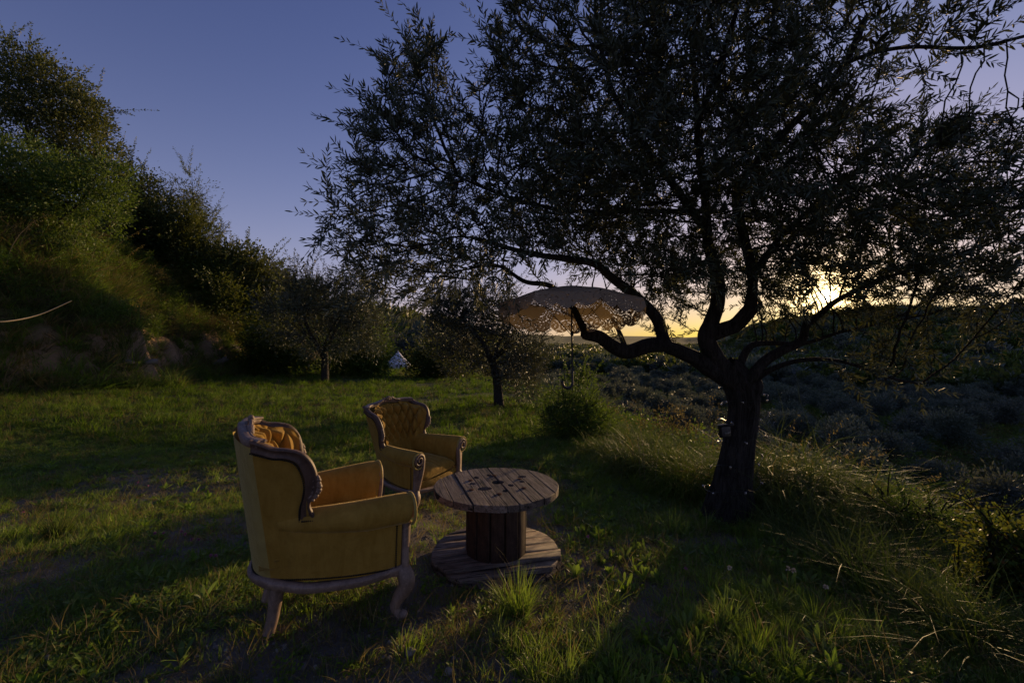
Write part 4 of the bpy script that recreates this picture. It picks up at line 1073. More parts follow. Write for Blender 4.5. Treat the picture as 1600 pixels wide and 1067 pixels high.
def small_tree(name, label, cat, loc, blobs, stems, n, L, W, leaf, rng, group=None, clump=0.25, kind='card', crown='crown', twigs=0, barkm='olive_bark', up=0.2, shoot=0):
    root = empty(name, loc); tag(root, label, cat, group)
    V, Fc = crown_mesh(blobs, n, L, W, rng, clump, kind=kind, up=up)
    o = link(crown, np_mesh(crown, V, [Fc]), root, MATS[leaf], smooth=False); tag(o, kind='stuff')
    for nm, pts, r0, r1 in stems:
        m = MB(); p = smooth_path(pts, 16); gnarl(m, p, np.linspace(r0, r1, 16), 10, int(r0 * 1000), 0.14); m.build(nm, MATS[barkm], root)
    m = MB()
    if twigs:
        ends = [np.array(s[1][-1]) for s in stems]
        for k in range(twigs):
            e = ends[rng.integers(len(ends))]; b = blobs[rng.integers(len(blobs))]; v = unit(rng.normal(size=3)) * rng.uniform(0.7, 1.08); v[2] = abs(v[2]) * 0.9
            q = np.array(b[:3]) + v * np.array(b[3:]); mid = (e + q) / 2 + rng.normal(0, 0.12, 3) * np.linalg.norm(q - e) * 0.5
            m.tube(smooth_path([e, mid, q], 8), np.linspace(stems[-1][3] * 0.6, 0.006, 8), 4, caps=False)
    if shoot:
        B_ = []; 
        for k in range(shoot):
            b = blobs[rng.integers(len(blobs))]; v = unit(rng.normal(size=3)); v[2] = abs(v[2]); B_.append(np.concatenate([np.array(b[:3]) + v * np.array(b[3:]) * 0.8, v]))
        B_ = np.array(B_); (sv, sf), (Pl, Dl, Nl, l1, w1) = shoots(B_[:, :3], B_[:, 3:], rng, 2, L * 7, L * 0.45, L * 1.05, W * 1.0, 0.006, 0.5, 0.35)
        m.add(sv, sf); V, Fc = leaves_np(Pl, Dl, l1, w1, rng, 0.3, 'card', Nl)
        o = link('leafy_shoots', np_mesh('leafy_shoots', V, [Fc]), root, MATS[leaf], smooth=False); tag(o, kind='stuff')
    if twigs or shoot: tag(m.build('twigs', MATS['twig_bark'], root), kind='stuff')
    return root

def px_blob(px, py, rpx, rpy, Y, depth, org):
    c_ = P(px, py, Y) - np.array(org); return (c_[0], c_[1], c_[2], rpx / F * Y, depth, rpy / F * Y)

def side_trees():
    rng = np.random.default_rng(8)
    # small olive left of the middle
    Y = 19.5; x = (508 - 800) / F * Y; o = np.array(on(x, Y)); st = lambda l: [P(a, b, Y + d) - o for a, b, d in l]
    z0 = (0, 0, -0.1)
    bl = [px_blob(500, 480, 55, 45, Y, 1.8, o), px_blob(478, 455, 26, 32, Y, 1.1, o), px_blob(560, 475, 42, 38, Y, 1.6, o), px_blob(450, 500, 36, 42, Y, 1.4, o), px_blob(575, 520, 30, 42, Y, 1.3, o), px_blob(520, 535, 60, 28, Y, 1.6, o), px_blob(555, 450, 16, 20, Y, .8, o)]
    small_tree('olive_tree', 'small round olive tree with forked trunk on the grass left of the white tent', 'tree', o, bl,
               [('trunk', [z0] + st([(508, 575, 0), (508, 555, 0), (503, 545, 0)]), 0.17, 0.12), ('limb', st([(507, 560, 0), (495, 540, -.2), (482, 515, -.4), (472, 480, -.4)]), 0.11, 0.04), ('limb', st([(507, 556, 0), (516, 535, .2), (530, 505, .4), (552, 475, .4)]), 0.10, 0.04)],
               21000, 0.14, 0.042, 'olive_leaf', rng, clump=0.36, twigs=50, shoot=170)
    # olive behind the parasol
    Y = 13.2; x = (781 - 800) / F * Y; o = np.array(on(x, Y)); st = lambda l: [P(a, b, Y + d) - o for a, b, d in l]
    bl = [px_blob(745, 495, 72, 36, Y, 1.2, o), px_blob(810, 545, 48, 55, Y, 1.1, o), px_blob(705, 520, 45, 40, Y, 1.0, o), px_blob(770, 470, 45, 22, Y, .9, o), px_blob(735, 565, 50, 30, Y, 1.0, o), px_blob(815, 590, 34, 42, Y, .9, o), px_blob(690, 480, 26, 20, Y, .8, o)]
    small_tree('olive_tree', 'olive tree with a dark leaning trunk just behind the hanging parasol', 'tree', o, bl,
               [('trunk', [z0] + st([(779, 620, 0), (776, 590, 0), (770, 565, 0)]), 0.17, 0.11), ('limb', st([(772, 575, 0), (760, 545, -.2), (742, 520, -.3), (720, 495, -.3)]), 0.09, 0.03), ('limb', st([(771, 570, 0), (780, 535, .2), (800, 505, .3)]), 0.07, 0.03)],
               22000, 0.10, 0.030, 'olive_leaf', rng, clump=0.27, twigs=60, shoot=190)
    # shrubs in pixels: (name, label, px, base_py, Y, blobs, n, L, W, mat)
    S = [
        ('shrub', 'tall dense evergreen shrub at the far left, topmost on the bank against the sky', 60, 17.0, [(40, 190, 90, 110), (110, 210, 55, 75), (20, 120, 60, 60), (85, 150, 55, 55), (135, 175, 30, 35), (140, 250, 40, 50)], 26000, .12, .055, 'shrub_leaf_dark', 40),
        ('shrub', 'bright green evergreen bush in front of the tallest shrub on the left bank', 90, 15.0, [(60, 300, 90, 65), (130, 320, 60, 60), (20, 260, 55, 60), (165, 290, 32, 45), (0, 330, 60, 50)], 22000, .105, .05, 'shrub_leaf', 30),
        ('shrub', 'dark rounded evergreen shrub on the bank, right of the bright green bush', 240, 24.0, [(215, 320, 50, 48), (265, 345, 52, 45), (205, 285, 34, 28), (300, 365, 36, 38), (190, 355, 40, 36)], 22000, .15, .07, 'shrub_leaf_dark', 40),
        ('shrub', 'thin upright twiggy bush sticking up against the sky on the left bank', 305, 25.5, [(300, 310, 22, 45), (318, 350, 22, 35), (290, 345, 22, 30)], 3600, .17, .045, 'shrub_leaf_dark', 60),
        ('shrub', 'rounded evergreen shrub at the right end of the bank skyline', 385, 26.5, [(370, 420, 50, 42), (410, 420, 22, 22), (395, 455, 45, 38), (352, 450, 42, 50), (425, 480, 32, 35)], 17000, .19, .085, 'shrub_leaf_dark', 20),
        ('shrub', 'low dark bush at the foot of the bank, left of the small round olive tree', 440, 23.0, [(430, 520, 34, 48), (455, 555, 45, 30), (415, 560, 32, 26)], 10000, .17, .07, 'shrub_leaf_dark', 10),
        ('shrub', 'yellowish green hedge bush behind and right of the small round olive tree', 570, 25.0, [(560, 550, 42, 38), (590, 535, 20, 38), (540, 570, 40, 24), (580, 575, 26, 20)], 11000, .17, .07, 'shrub_leaf', 10),
        ('shrub', 'dark bush filling the hollow between the bank and the skyline shrubs', 330, 24.0, [(305, 425, 40, 26), (355, 480, 30, 40), (330, 450, 30, 26)], 8000, .16, .06, 'shrub_leaf_dark', 15),
        ('shrub', 'dark low bush right of the white tent at the grass edge', 680, 27.0, [(675, 560, 28, 26), (655, 580, 18, 16), (705, 585, 28, 22)], 7000, .18, .07, 'shrub_leaf_dark', 8),
        ('shrub', 'yellow green bush at the slope edge under the hanging parasol handle', 900, 8.8, [(895, 635, 48, 45), (930, 665, 32, 34), (865, 665, 30, 28), (905, 605, 28, 22)], 13000, .05, .02, 'shrub_leaf', 30),
        ('bramble_bush', 'bramble bush with reddening leaves at the right border of the photo', 1580, 2.65, [(1580, 890, 45, 44), (1525, 945, 30, 30), (1548, 985, 34, 40), (1500, 985, 22, 22), (1560, 840, 30, 20), (1610, 950, 60, 70), (1605, 860, 40, 34), (1565, 1020, 50, 50), (1640, 900, 60, 80)], 15000, .030, .021, 'bramble_leaf', 40),
        ('shrub', 'fine leaved dark green shrub spilling over the terrace edge, left of the bramble', 1470, 3.9, [(1440, 830, 60, 50), (1500, 860, 46, 50), (1400, 800, 45, 40), (1475, 905, 38, 45), (1540, 850, 50, 50)], 13000, .026, .008, 'shrub_leaf', 60),
    ]
    for nm, lab, px, Y, bl, n, L, W, mt, tw in S:
        x = (px - 800) / F * Y; o = np.array(on(x, Y))
        B = [px_blob(a, b, c_, d, Y, (c_ + d) / 2 / F * Y * 1.1, o) for a, b, c_, d in bl]
        for b_ in (list(B)[:4] if px in (240, 305, 440, 570, 680, 900) else []):
            B.append((b_[0] * .8, b_[1] - 0.3, max(0.25, b_[2] * 0.55), b_[3], b_[4], max(0.4 * Y / 15, b_[5] * 0.8)))
        low = min(b[2] - b[5] for b in B); cx = np.mean([b[0] for b in B]); cy_ = np.mean([b[1] for b in B]); cz = np.mean([b[2] for b in B])
        s_ = Y / 15.0
        stems = []
        for k in range(3):
            a = k * 2.1; tgt = B[k % len(B)]
            stems.append(('stem', [(0.15 * s_ * math.cos(a), 0.15 * s_ * math.sin(a), -0.1), (cx * .3 + 0.2 * s_ * math.cos(a), 0.2 * s_ * math.sin(a), max(0.1, cz * 0.4)), (tgt[0] * 0.8, tgt[1] * 0.8, tgt[2])], 0.07 * s_, 0.025 * s_))
        small_tree(nm, lab, 'bush', o, B, stems, int(n * 1.35), L, W, mt, rng, clump=max(0.06, L * 2.6), twigs=tw, crown='foliage', barkm='twig_bark', kind='card', shoot=(50 if Y > 10 else 60))
side_trees()

def grove():
    """olive trees in the valley: a few crowns shared by many trees"""
    rng = np.random.default_rng(17); protos = []
    for k in range(5):
        rr = rng.uniform(1.9, 2.6); bl = []
        for j in range(9):
            a = rng.uniform(0, 2 * PI); q = rng.uniform(0, 0.62) * rr
            bl.append((q * math.cos(a), q * math.sin(a), 1.9 + rng.uniform(-0.5, 0.9), rr * rng.uniform(.4, .6), rr * rng.uniform(.4, .6), rng.uniform(.7, 1.15)))
        V, Fc = crown_mesh(bl, 5200, 0.26, 0.085, rng, 0.42, kind='card', outward=1.0, up=0.5)
        cme = np_mesh('crown', V, [Fc]); cme.materials.append(MATS['grove_leaf'])
        m = MB(); p = smooth_path([(0, 0, -0.5), (0.05, 0, 0.5), (-0.1, 0.05, 1.1), (0.1, 0.1, 2.0)], 12); gnarl(m, p, np.linspace(0.22, 0.09, 12), 8, k, 0.12)
        gnarl(m, smooth_path([(0, 0, 0.8), (0.5, 0.2, 1.4), (0.9, 0.3, 2.1)], 8), np.linspace(0.10, 0.05, 8), 6, k + 9, 0.1)
        tme = m.mesh('trunk'); tme.materials.append(MATS['olive_bark']); tme.polygons.foreach_set('use_smooth', np.ones(len(tme.polygons), dtype=bool))
        protos.append((cme, tme))
    looks = ['silvery olive tree in the valley grove beyond the terrace edge']
    n = 0; pts = []
    Yv = 15.0; rows = []
    for i in range(60):
        for j in range(-40, 70):
            Y = 17 + i * 5.6 + rng.normal(0, 0.9); X = j * 5.4 + (i % 2) * 2.7 + rng.normal(0, 0.9); t = X / Y
            if t > 1.25 or t < -0.10: continue
            ex = np.interp(Y, EDGE_Y, EDGE_X)
            if X < ex + 5.5 or Y > 190: continue
            if rng.random() < 0.10: continue
            z = gz(X, Y)
            if Y > 60 and rng.random() < (Y - 60) / 200: continue
            rows.append((X, Y, z, 'valley'))
    # trees on the rise behind the tent
    for k in range(60):
        Y = rng.uniform(44, 110); px = rng.uniform(585, 740); X = (px - 800) / F * Y
        if all(math.hypot(X - a, Y - b) > 3.6 for a, b, *_ in rows): rows.append((X, Y, gz(X, Y), 'rise'))
    rows.sort(key=lambda r: math.hypot(r[0], r[1])); rows = rows[:285]
    near = sorted([r for r in rows if r[3] == 'valley' and r[1] < 40], key=lambda r: r[0] / r[1]); ordn = ['leftmost', 'second', 'third', 'fourth', 'fifth', 'sixth', 'seventh', 'eighth', 'ninth', 'tenth', 'eleventh', 'twelfth', 'thirteenth', 'fourteenth', 'fifteenth', 'sixteenth', 'seventeenth', 'eighteenth', 'nineteenth', 'twentieth']
    for X, Y, z, kd in rows:
        if kd == 'valley':
            band = 'nearest rows' if Y < 40 else ('middle rows' if Y < 62 else ('rear rows' if Y < 95 else 'farthest rows')); qx = X / Y * F + 800; side = 'near the parasol handle' if qx < 960 else ('between parasol and big trunk' if qx < 1110 else ('hidden behind the big trunk' if qx < 1190 else ('just right of the big trunk' if qx < 1300 else ('right of the sun' if qx < 1450 else 'towards the right border'))))
            lab = 'silvery round olive tree, %s of the valley grove, %s' % (band, side); grp = 'olive trees of the valley grove, %s, %s' % (band, side)
        if kd == 'valley' and Y < 40:
            q = [k for k, r_ in enumerate(near) if r_[0] == X and r_[1] == Y][0]; lab = ('silvery olive tree in the nearest valley row, ' + (ordn[q] + ' from the left' if 0 < q < 20 else 'leftmost')) if q < 20 else 'silvery olive tree in the nearest valley row, ' + (ordn[len(near) - 1 - q] + ' from the right' if q < len(near) - 1 else 'rightmost'); grp = 'nearest olive trees of the valley grove'
        if kd != 'valley': lab = 'dark round tree on the rise behind the white tent'; grp = 'trees on the rise behind the tent'
        r = empty('olive_tree', (X, Y, z), rng.uniform(0, 6.28)); tag(r, lab, 'tree', grp); s_ = rng.uniform(0.75, 1.2) * (1.0 if kd == 'valley' else 1.15)
        r.scale = (s_, s_, s_ * rng.uniform(0.85, 1.1)); c_, t_ = protos[rng.integers(5)]
        for nm, me in (('crown', c_), ('trunk', t_)):
            o = bpy.data.objects.new(nm, me); col.objects.link(o); o.parent = r
    print('grove', len(rows)); return protos
PROTO = grove()
# ================================================================ scattered ground cover (geometry nodes)
def scatter(name, meshes, pts, rotz, scl, tilt=None, kind='stuff', mat=None):
    hid = bpy.data.collections.new(name + '_pieces')       # source pieces, not linked to the scene
    for k, me in enumerate(meshes):
        o = bpy.data.objects.new('%s_piece_%s' % (name, 'abcdefgh'[k]), me); hid.objects.link(o)
    me = bpy.data.meshes.new(name); me.vertices.add(len(pts)); me.vertices.foreach_set('co', np.asarray(pts, np.float32).ravel())
    def at(n, t, v, k):
        a = me.attributes.new(n, t, 'POINT'); a.data.foreach_set(k, np.asarray(v, np.float32 if t != 'INT' else np.int32).ravel())
    n = len(pts); rng = np.random.default_rng(len(pts))
    rot = np.zeros((n, 3)); rot[:, 2] = rotz
    if tilt is not None: rot[:, :2] = tilt
    at('rot', 'FLOAT_VECTOR', rot, 'vector'); s_ = np.asarray(scl); s_ = np.stack([s_, s_, s_ * rng.uniform(.8, 1.2, n)], 1) if s_.ndim == 1 else s_
    at('scl', 'FLOAT_VECTOR', s_, 'vector'); at('pick', 'INT', rng.integers(0, len(meshes), n), 'value')
    o = bpy.data.objects.new(name, me); col.objects.link(o); tag(o, kind=kind)
    ng = bpy.data.node_groups.new(name + '_scatter', 'GeometryNodeTree')
    ng.interface.new_socket('Geometry', in_out='INPUT', socket_type='NodeSocketGeometry'); ng.interface.new_socket('Geometry', in_out='OUTPUT', socket_type='NodeSocketGeometry')
    N, L = ng.nodes, ng.links; gi = N.new('NodeGroupInput'); go = N.new('NodeGroupOutput'); ip = N.new('GeometryNodeInstanceOnPoints'); ci = N.new('GeometryNodeCollectionInfo')
    ci.inputs['Collection'].default_value = hid; ci.inputs['Separate Children'].default_value = True; ci.inputs['Reset Children'].default_value = True
    def na(nm, t):
        a = N.new('GeometryNodeInputNamedAttribute'); a.data_type = t; a.inputs['Name'].default_value = nm; return a.outputs['Attribute']
    e2r = N.new('FunctionNodeEulerToRotation'); L.new(na('rot', 'FLOAT_VECTOR'), e2r.inputs[0])
    L.new(gi.outputs[0], ip.inputs['Points']); L.new(ci.outputs[0], ip.inputs['Instance']); ip.inputs['Pick Instance'].default_value = True
    L.new(na('pick', 'INT'), ip.inputs['Instance Index']); L.new(e2r.outputs[0], ip.inputs['Rotation']); L.new(na('scl', 'FLOAT_VECTOR'), ip.inputs['Scale'])
    L.new(ip.outputs[0], go.inputs[0])
    md = o.modifiers.new('scatter', 'NODES'); md.node_group = ng
    return o

def tuft(n, h, spread, rng, lean, width, mat, K=4, droop=0.6):
    a = rng.uniform(0, 2 * PI, n); r = spread * np.sqrt(rng.random(n)); base = np.stack([r * np.cos(a), r * np.sin(a), np.full(n, -0.005)], 1)
    az = a + rng.normal(0, 0.9, n)
    V, Fc = blades_np(base, h * rng.uniform(0.45, 1.2, n), rng, lean, width, K, az, droop)
    me = np_mesh('tuft', V, [Fc]); me.materials.append(MATS[mat]); return me

def rosette(n, L, W, rng, mat, up=0.5):
    m = MB()
    for k in range(n):
        a = k * 2.4 + rng.uniform(-.3, .3); l = L * rng.uniform(0.6, 1.1); w = W * rng.uniform(.8, 1.1); el = up * rng.uniform(.6, 1.5)
        K = 5; t = np.linspace(0, 1, K); out = l * t * math.cos(el); z = l * (t * math.sin(el) - 0.55 * t ** 2 * math.sin(el) * 0.6)
        d = np.array([math.cos(a), math.sin(a)]); s_ = np.array([-d[1], d[0], 0]); wd = w * np.array([0.25, 0.55, 0.95, 0.85, 0.12])
        c_ = np.stack([d[0] * out, d[1] * out, z + 0.004], 1); G = np.stack([c_ - s_ * wd[:, None] / 2 + [0, 0, w * .12], c_, c_ + s_ * wd[:, None] / 2 + [0, 0, w * .12]], 0)
        m.grid(G)
    me = m.mesh('rosette'); me.materials.append(MATS[mat]); return me

def clover(n, L, rng, mat):
    p = np.stack([rng.normal(0, L * 1.4, n), rng.normal(0, L * 1.4, n), rng.uniform(0.2, 1.0, n) * L * 1.4], 1)
    d = unit(np.stack([rng.normal(0, 1, n), rng.normal(0, 1, n), rng.uniform(0, .6, n)], 1))
    V, Fc = leaves_np(p, d, L * rng.uniform(.5, 1, n), L * 0.55, rng, 0.2, 'long', np.stack([rng.normal(0, .3, n), rng.normal(0, .3, n), np.ones(n)], 1))
    me = np_mesh('clover', V, [Fc]); me.materials.append(MATS[mat]); return me

def frustum_points(rng, n, y0, y1, margin=1.22, power=1.0, xmin=-1e9, xmax=1e9):
    u = rng.random(n * 2); Y = (y0 ** (2 - power) + u * (y1 ** (2 - power) - y0 ** (2 - power))) ** (1 / (2 - power)) if power != 2 else y0 * (y1 / y0) ** u
    X = rng.uniform(-margin, margin, len(Y)) * (Y + 0.25); k = (X > xmin) & (X < xmax); return X[k][:n], Y[k][:n]

def edge_d(X, Y): return X - np.interp(Y, EDGE_Y, EDGE_X)
def bank_d(X, Y): return np.interp(Y, BANK_Y, BANK_X) - X
def clearings(X, Y):
    """bare soil patches: 1 where grass grows"""
    n = fbm(X * 0.55 + 3.1, Y * 0.55, 4, 51); near = 1 - sstep(3.0, 7.5, Y)
    left = sstep(0.8, -0.6, X)
    bare = sstep(-0.12, 0.22, n + 0.42 * near * left - 0.16 * (1 - near) - 0.25 * sstep(0.2, 1.2, X) + 0.28 * (1 - sstep(1.9, 2.5, Y)) * sstep(0.2, -0.3, X) - 0.12)
    return 1 - bare * 0.9
def table_clear(X, Y): return np.hypot(X - TCX, Y - TCY) > 0.44

def vegetation():
    rng = np.random.default_rng(77)
    short = [tuft(26, 0.055, 0.045, rng, 0.55, 0.0034, 'grass_blade', 3) for _ in range(4)]
    medium = [tuft(30, 0.12, 0.05, rng, 0.55, 0.0042, 'grass_blade', 4) for _ in range(4)]
    long_ = [tuft(34, 0.24, 0.05, rng, 0.6, 0.0050, 'grass_blade', 5) for _ in range(3)]
    dry = [tuft(12, 0.10, 0.07, rng, 1.1, 0.0030, 'dry_blade', 4) for _ in range(3)]
    ros = [rosette(9, 0.085, 0.024, rng, 'weed_leaf', 0.7), rosette(7, 0.11, 0.022, rng, 'weed_leaf', 1.0), rosette(11, 0.06, 0.022, rng, 'weed_leaf', 0.4)]
    clo = [clover(40, 0.020, rng, 'weed_leaf'), clover(60, 0.016, rng, 'grass_blade'), clover(30, 0.026, rng, 'weed_leaf')]
    def place(name, meshes, X, Y, smin, smax, keep, tilt=0.12, yscale=0.0):
        X, Y = X[keep], Y[keep]; Z = ground_h(X, Y); n = len(X)
        s_ = rng.uniform(smin, smax, n) * (1 + yscale * Y)
        return scatter(name, meshes, np.stack([X, Y, Z], 1), rng.uniform(0, 6.28, n), s_, rng.normal(0, tilt, (n, 2)))
    def grow(X, Y, p=1.0): return (rng.random(len(X)) < clearings(X, Y) * p) & (edge_d(X, Y) < 0.45) & (bank_d(X, Y) < 0.5) & table_clear(X, Y)
    X, Y = frustum_points(rng, 52000, 1.1, 8.0, power=0.9); place('short_grass', short, X, Y, 0.5, 1.25, grow(X, Y))
    X, Y = frustum_points(rng, 34000, 7.0, 48.0, power=1.35); mdw = [tuft(26, 0.06, 0.05, rng, 0.55, 0.0042, 'meadow_blade', 3) for _ in range(3)] + [tuft(28, 0.11, 0.06, rng, 0.6, 0.005, 'meadow_blade', 4)] + dry[:1]
    place('meadow_grass', mdw, X, Y, 0.9, 1.6, grow(X, Y), yscale=0.035)
    X, Y = frustum_points(rng, 15000, 1.2, 14.0, power=1.0); k = fbm(X * 0.9, Y * 0.9, 3, 61) > -0.05 + 0.2 * sstep(0.6, -1.0, X)
    place('medium_grass', medium, X, Y, 0.6, 1.15, grow(X, Y) & k)
    X, Y = frustum_points(rng, 4200, 1.3, 9.0, power=1.0, xmin=-0.2); k = (fbm(X * 1.3, Y * 1.3, 3, 62) > 0.0) & (rng.random(len(X)) < sstep(-0.2, 1.6, X) * 0.6 + 0.12)
    place('long_grass', long_, X, Y, 0.35, 0.8, grow(X, Y) & k)
    X, Y = frustum_points(rng, 9000, 1.1, 12.0, power=1.0); place('dry_grass', dry, X, Y, 0.5, 1.2, (edge_d(X, Y) < .4) & (bank_d(X, Y) < .3) & table_clear(X, Y), 0.4)
    X, Y = frustum_points(rng, 7000, 1.1, 10.0, power=1.0); k = (edge_d(X, Y) < .3) & (bank_d(X, Y) < .3) & table_clear(X, Y) & (fbm(X * 1.1, Y * 1.1, 3, 63) > -0.1) & (rng.random(len(X)) < 0.25 + 0.75 * clearings(X, Y))
    place('leafy_weeds', ros, X, Y, 0.5, 1.2, k, 0.2)
    X, Y = frustum_points(rng, 9000, 1.1, 10.0, power=1.0); k = (edge_d(X, Y) < .3) & (bank_d(X, Y) < .3) & table_clear(X, Y) & (fbm(X * 0.8, Y * 0.8, 3, 64) > -0.1) & (rng.random(len(X)) < 0.2 + 0.8 * clearings(X, Y))
    place('clover_patches', clo, X, Y, 0.6, 1.3, k, 0.2)
    big = [rosette(8, 0.13, 0.026, rng, 'weed_leaf', 1.1), rosette(10, 0.10, 0.030, rng, 'weed_leaf', 0.9), rosette(6, 0.15, 0.022, rng, 'weed_leaf', 1.3), rosette(12, 0.07, 0.012, rng, 'grass_blade', 1.0)]
    X, Y = frustum_points(rng, 2000, 1.3, 5.0, power=0.8, xmin=0.1); k = (edge_d(X, Y) < .1) & table_clear(X, Y) & (rng.random(len(X)) < sstep(0, 1.0, X)) & (fbm(X * 1.2, Y * 1.2, 3, 71) > -.25)
    place('broad_weeds', big, X, Y, 0.3, 1.1, k, 0.45)
    # the near slope and edge
    X, Y = frustum_points(rng, 9000, 2.0, 30.0, power=1.2, xmin=0); e = edge_d(X, Y); k = (e > -0.3) & (e < 7)
    slp = [tuft(34, 0.26, 0.07, rng, 0.9, 0.005, 'tussock_blade', 5, .8) for _ in range(3)]
    k &= ~((Y < 3.0) & (X > 2.45)) & ((e > 0.15) | (Y < 4.2))
    place('slope_grass', slp, X, Y, 0.5, 1.2, k, 0.3, 0.03)
    # the bank: tall dry and green grass, low scrub
    Yb = rng.uniform(7, 36, 34000); Xb = np.interp(Yb, BANK_Y, BANK_X) - rng.uniform(-0.3, 11, 34000) ; d = bank_d(Xb, Yb)
    face = (d > 0.15) & (d < 1.5)
    k = ((~face) | (rng.random(len(d)) < 0.10 + 0.5 * (fbm(Xb * .6, Yb * .6, 3, 67) > 0.05))) & (fbm(Xb * .7, Yb * .7, 3, 66) > -0.5)
    place('bank_grass', long_ + [tuft(44, 0.24, 0.10, rng, 0.8, 0.008, 'weed_leaf', 4, .8), tuft(40, 0.26, 0.09, rng, 0.9, 0.008, 'dry_blade', 5, .8), tuft(40, 0.22, 0.09, rng, 0.8, 0.008, 'tussock_blade', 5, .8)], Xb, Yb, 1.0, 2.6, k & (rng.random(len(d)) < 0.8), 0.3)
    scr = []
    for q in range(3):
        V, Fc = crown_mesh([(0, 0, 0.2, .35, .35, .3), (.2, .1, .35, .25, .25, .25)], 900, 0.05, 0.022, rng, 0.14, kind='card'); me = np_mesh('scrub', V, [Fc]); me.materials.append(MATS[['shrub_leaf', 'broom_leaf', 'shrub_leaf'][q]]); scr.append(me)
    k2 = (rng.random(len(d)) < 0.045) & (d > 0.9)
    place('bank_scrub', scr, Xb, Yb, 0.6, 1.5, k2, 0.3)
    # far wood on the ridges and grove floor
    cards = []
    for q in range(3):
        V, Fc = crown_mesh([(0, 0, 1.5, 2.4, 2.4, 1.6), (1.5, .5, 1.2, 1.6, 1.6, 1.2), (-1.2, -.6, 1.4, 1.6, 1.6, 1.4)], 900, 0.8, 0.5, rng, 1.0, kind='card', outward=1.2); me = np_mesh('wood', V, [Fc]); me.materials.append(MATS['grove_leaf' if q == 1 else 'shrub_leaf_dark']); cards.append(me)
    Xf, Yf = frustum_points(rng, 8500, 60, 620, power=1.35, margin=1.25); rr = np.hypot(Xf, Yf); t = Xf / Yf
    k = ((t > 0.35) & (rr > 125)) | ((t < -0.1) & (rr > 45)) | ((t >= -0.1) & (t <= 0.35) & (rr > 150))
    place('distant_wood', cards, Xf, Yf, 0.8, 1.5, k, 0.1)
    X, Y = frustum_points(rng, 9000, 16, 130, power=1.3, xmin=0); k = edge_d(X, Y) > 5
    place('grove_scrub', scr + long_, X, Y, 1.2, 3.0, k, 0.2)
    # gravel
    peb = []
    for q in range(4):
        m = MB(); m.ball((0, 0, 0.2), (1, .8, .55), 7, 5); me = m.mesh('pebble'); co = np.array([v.co[:] for v in me.vertices]); co *= 1 + 0.22 * rng.normal(size=(len(co), 1)).clip(-1, 1)
        me.vertices.foreach_set('co', co.ravel()); me.materials.append(MATS['stone_grey' if q % 2 else 'stone_pale']); peb.append(me)
    X, Y = frustum_points(rng, 16000, 1.05, 6.5, power=0.9); k = (edge_d(X, Y) < 0.1) & (rng.random(len(X)) < (1 - clearings(X, Y)) + 0.08) & table_clear(X, Y)
    X, Y = X[k], Y[k]; s_ = 0.004 + 0.013 * rng.random(len(X)) ** 4
    scatter('gravel', peb, np.stack([X, Y, ground_h(X, Y) - 0.001], 1), rng.uniform(0, 6.28, len(X)), s_, rng.normal(0, .3, (len(X), 2)))
    litter = [tuft(7, 0.05, 0.05, rng, 2.6, 0.004, 'dry_blade', 3, 0.2) for _ in range(2)]
    X, Y = frustum_points(rng, 6000, 1.05, 6.5, power=0.9); place('dry_litter', litter, X, Y, 0.6, 1.4, (edge_d(X, Y) < 0.1) & table_clear(X, Y), 0.3)
vegetation()
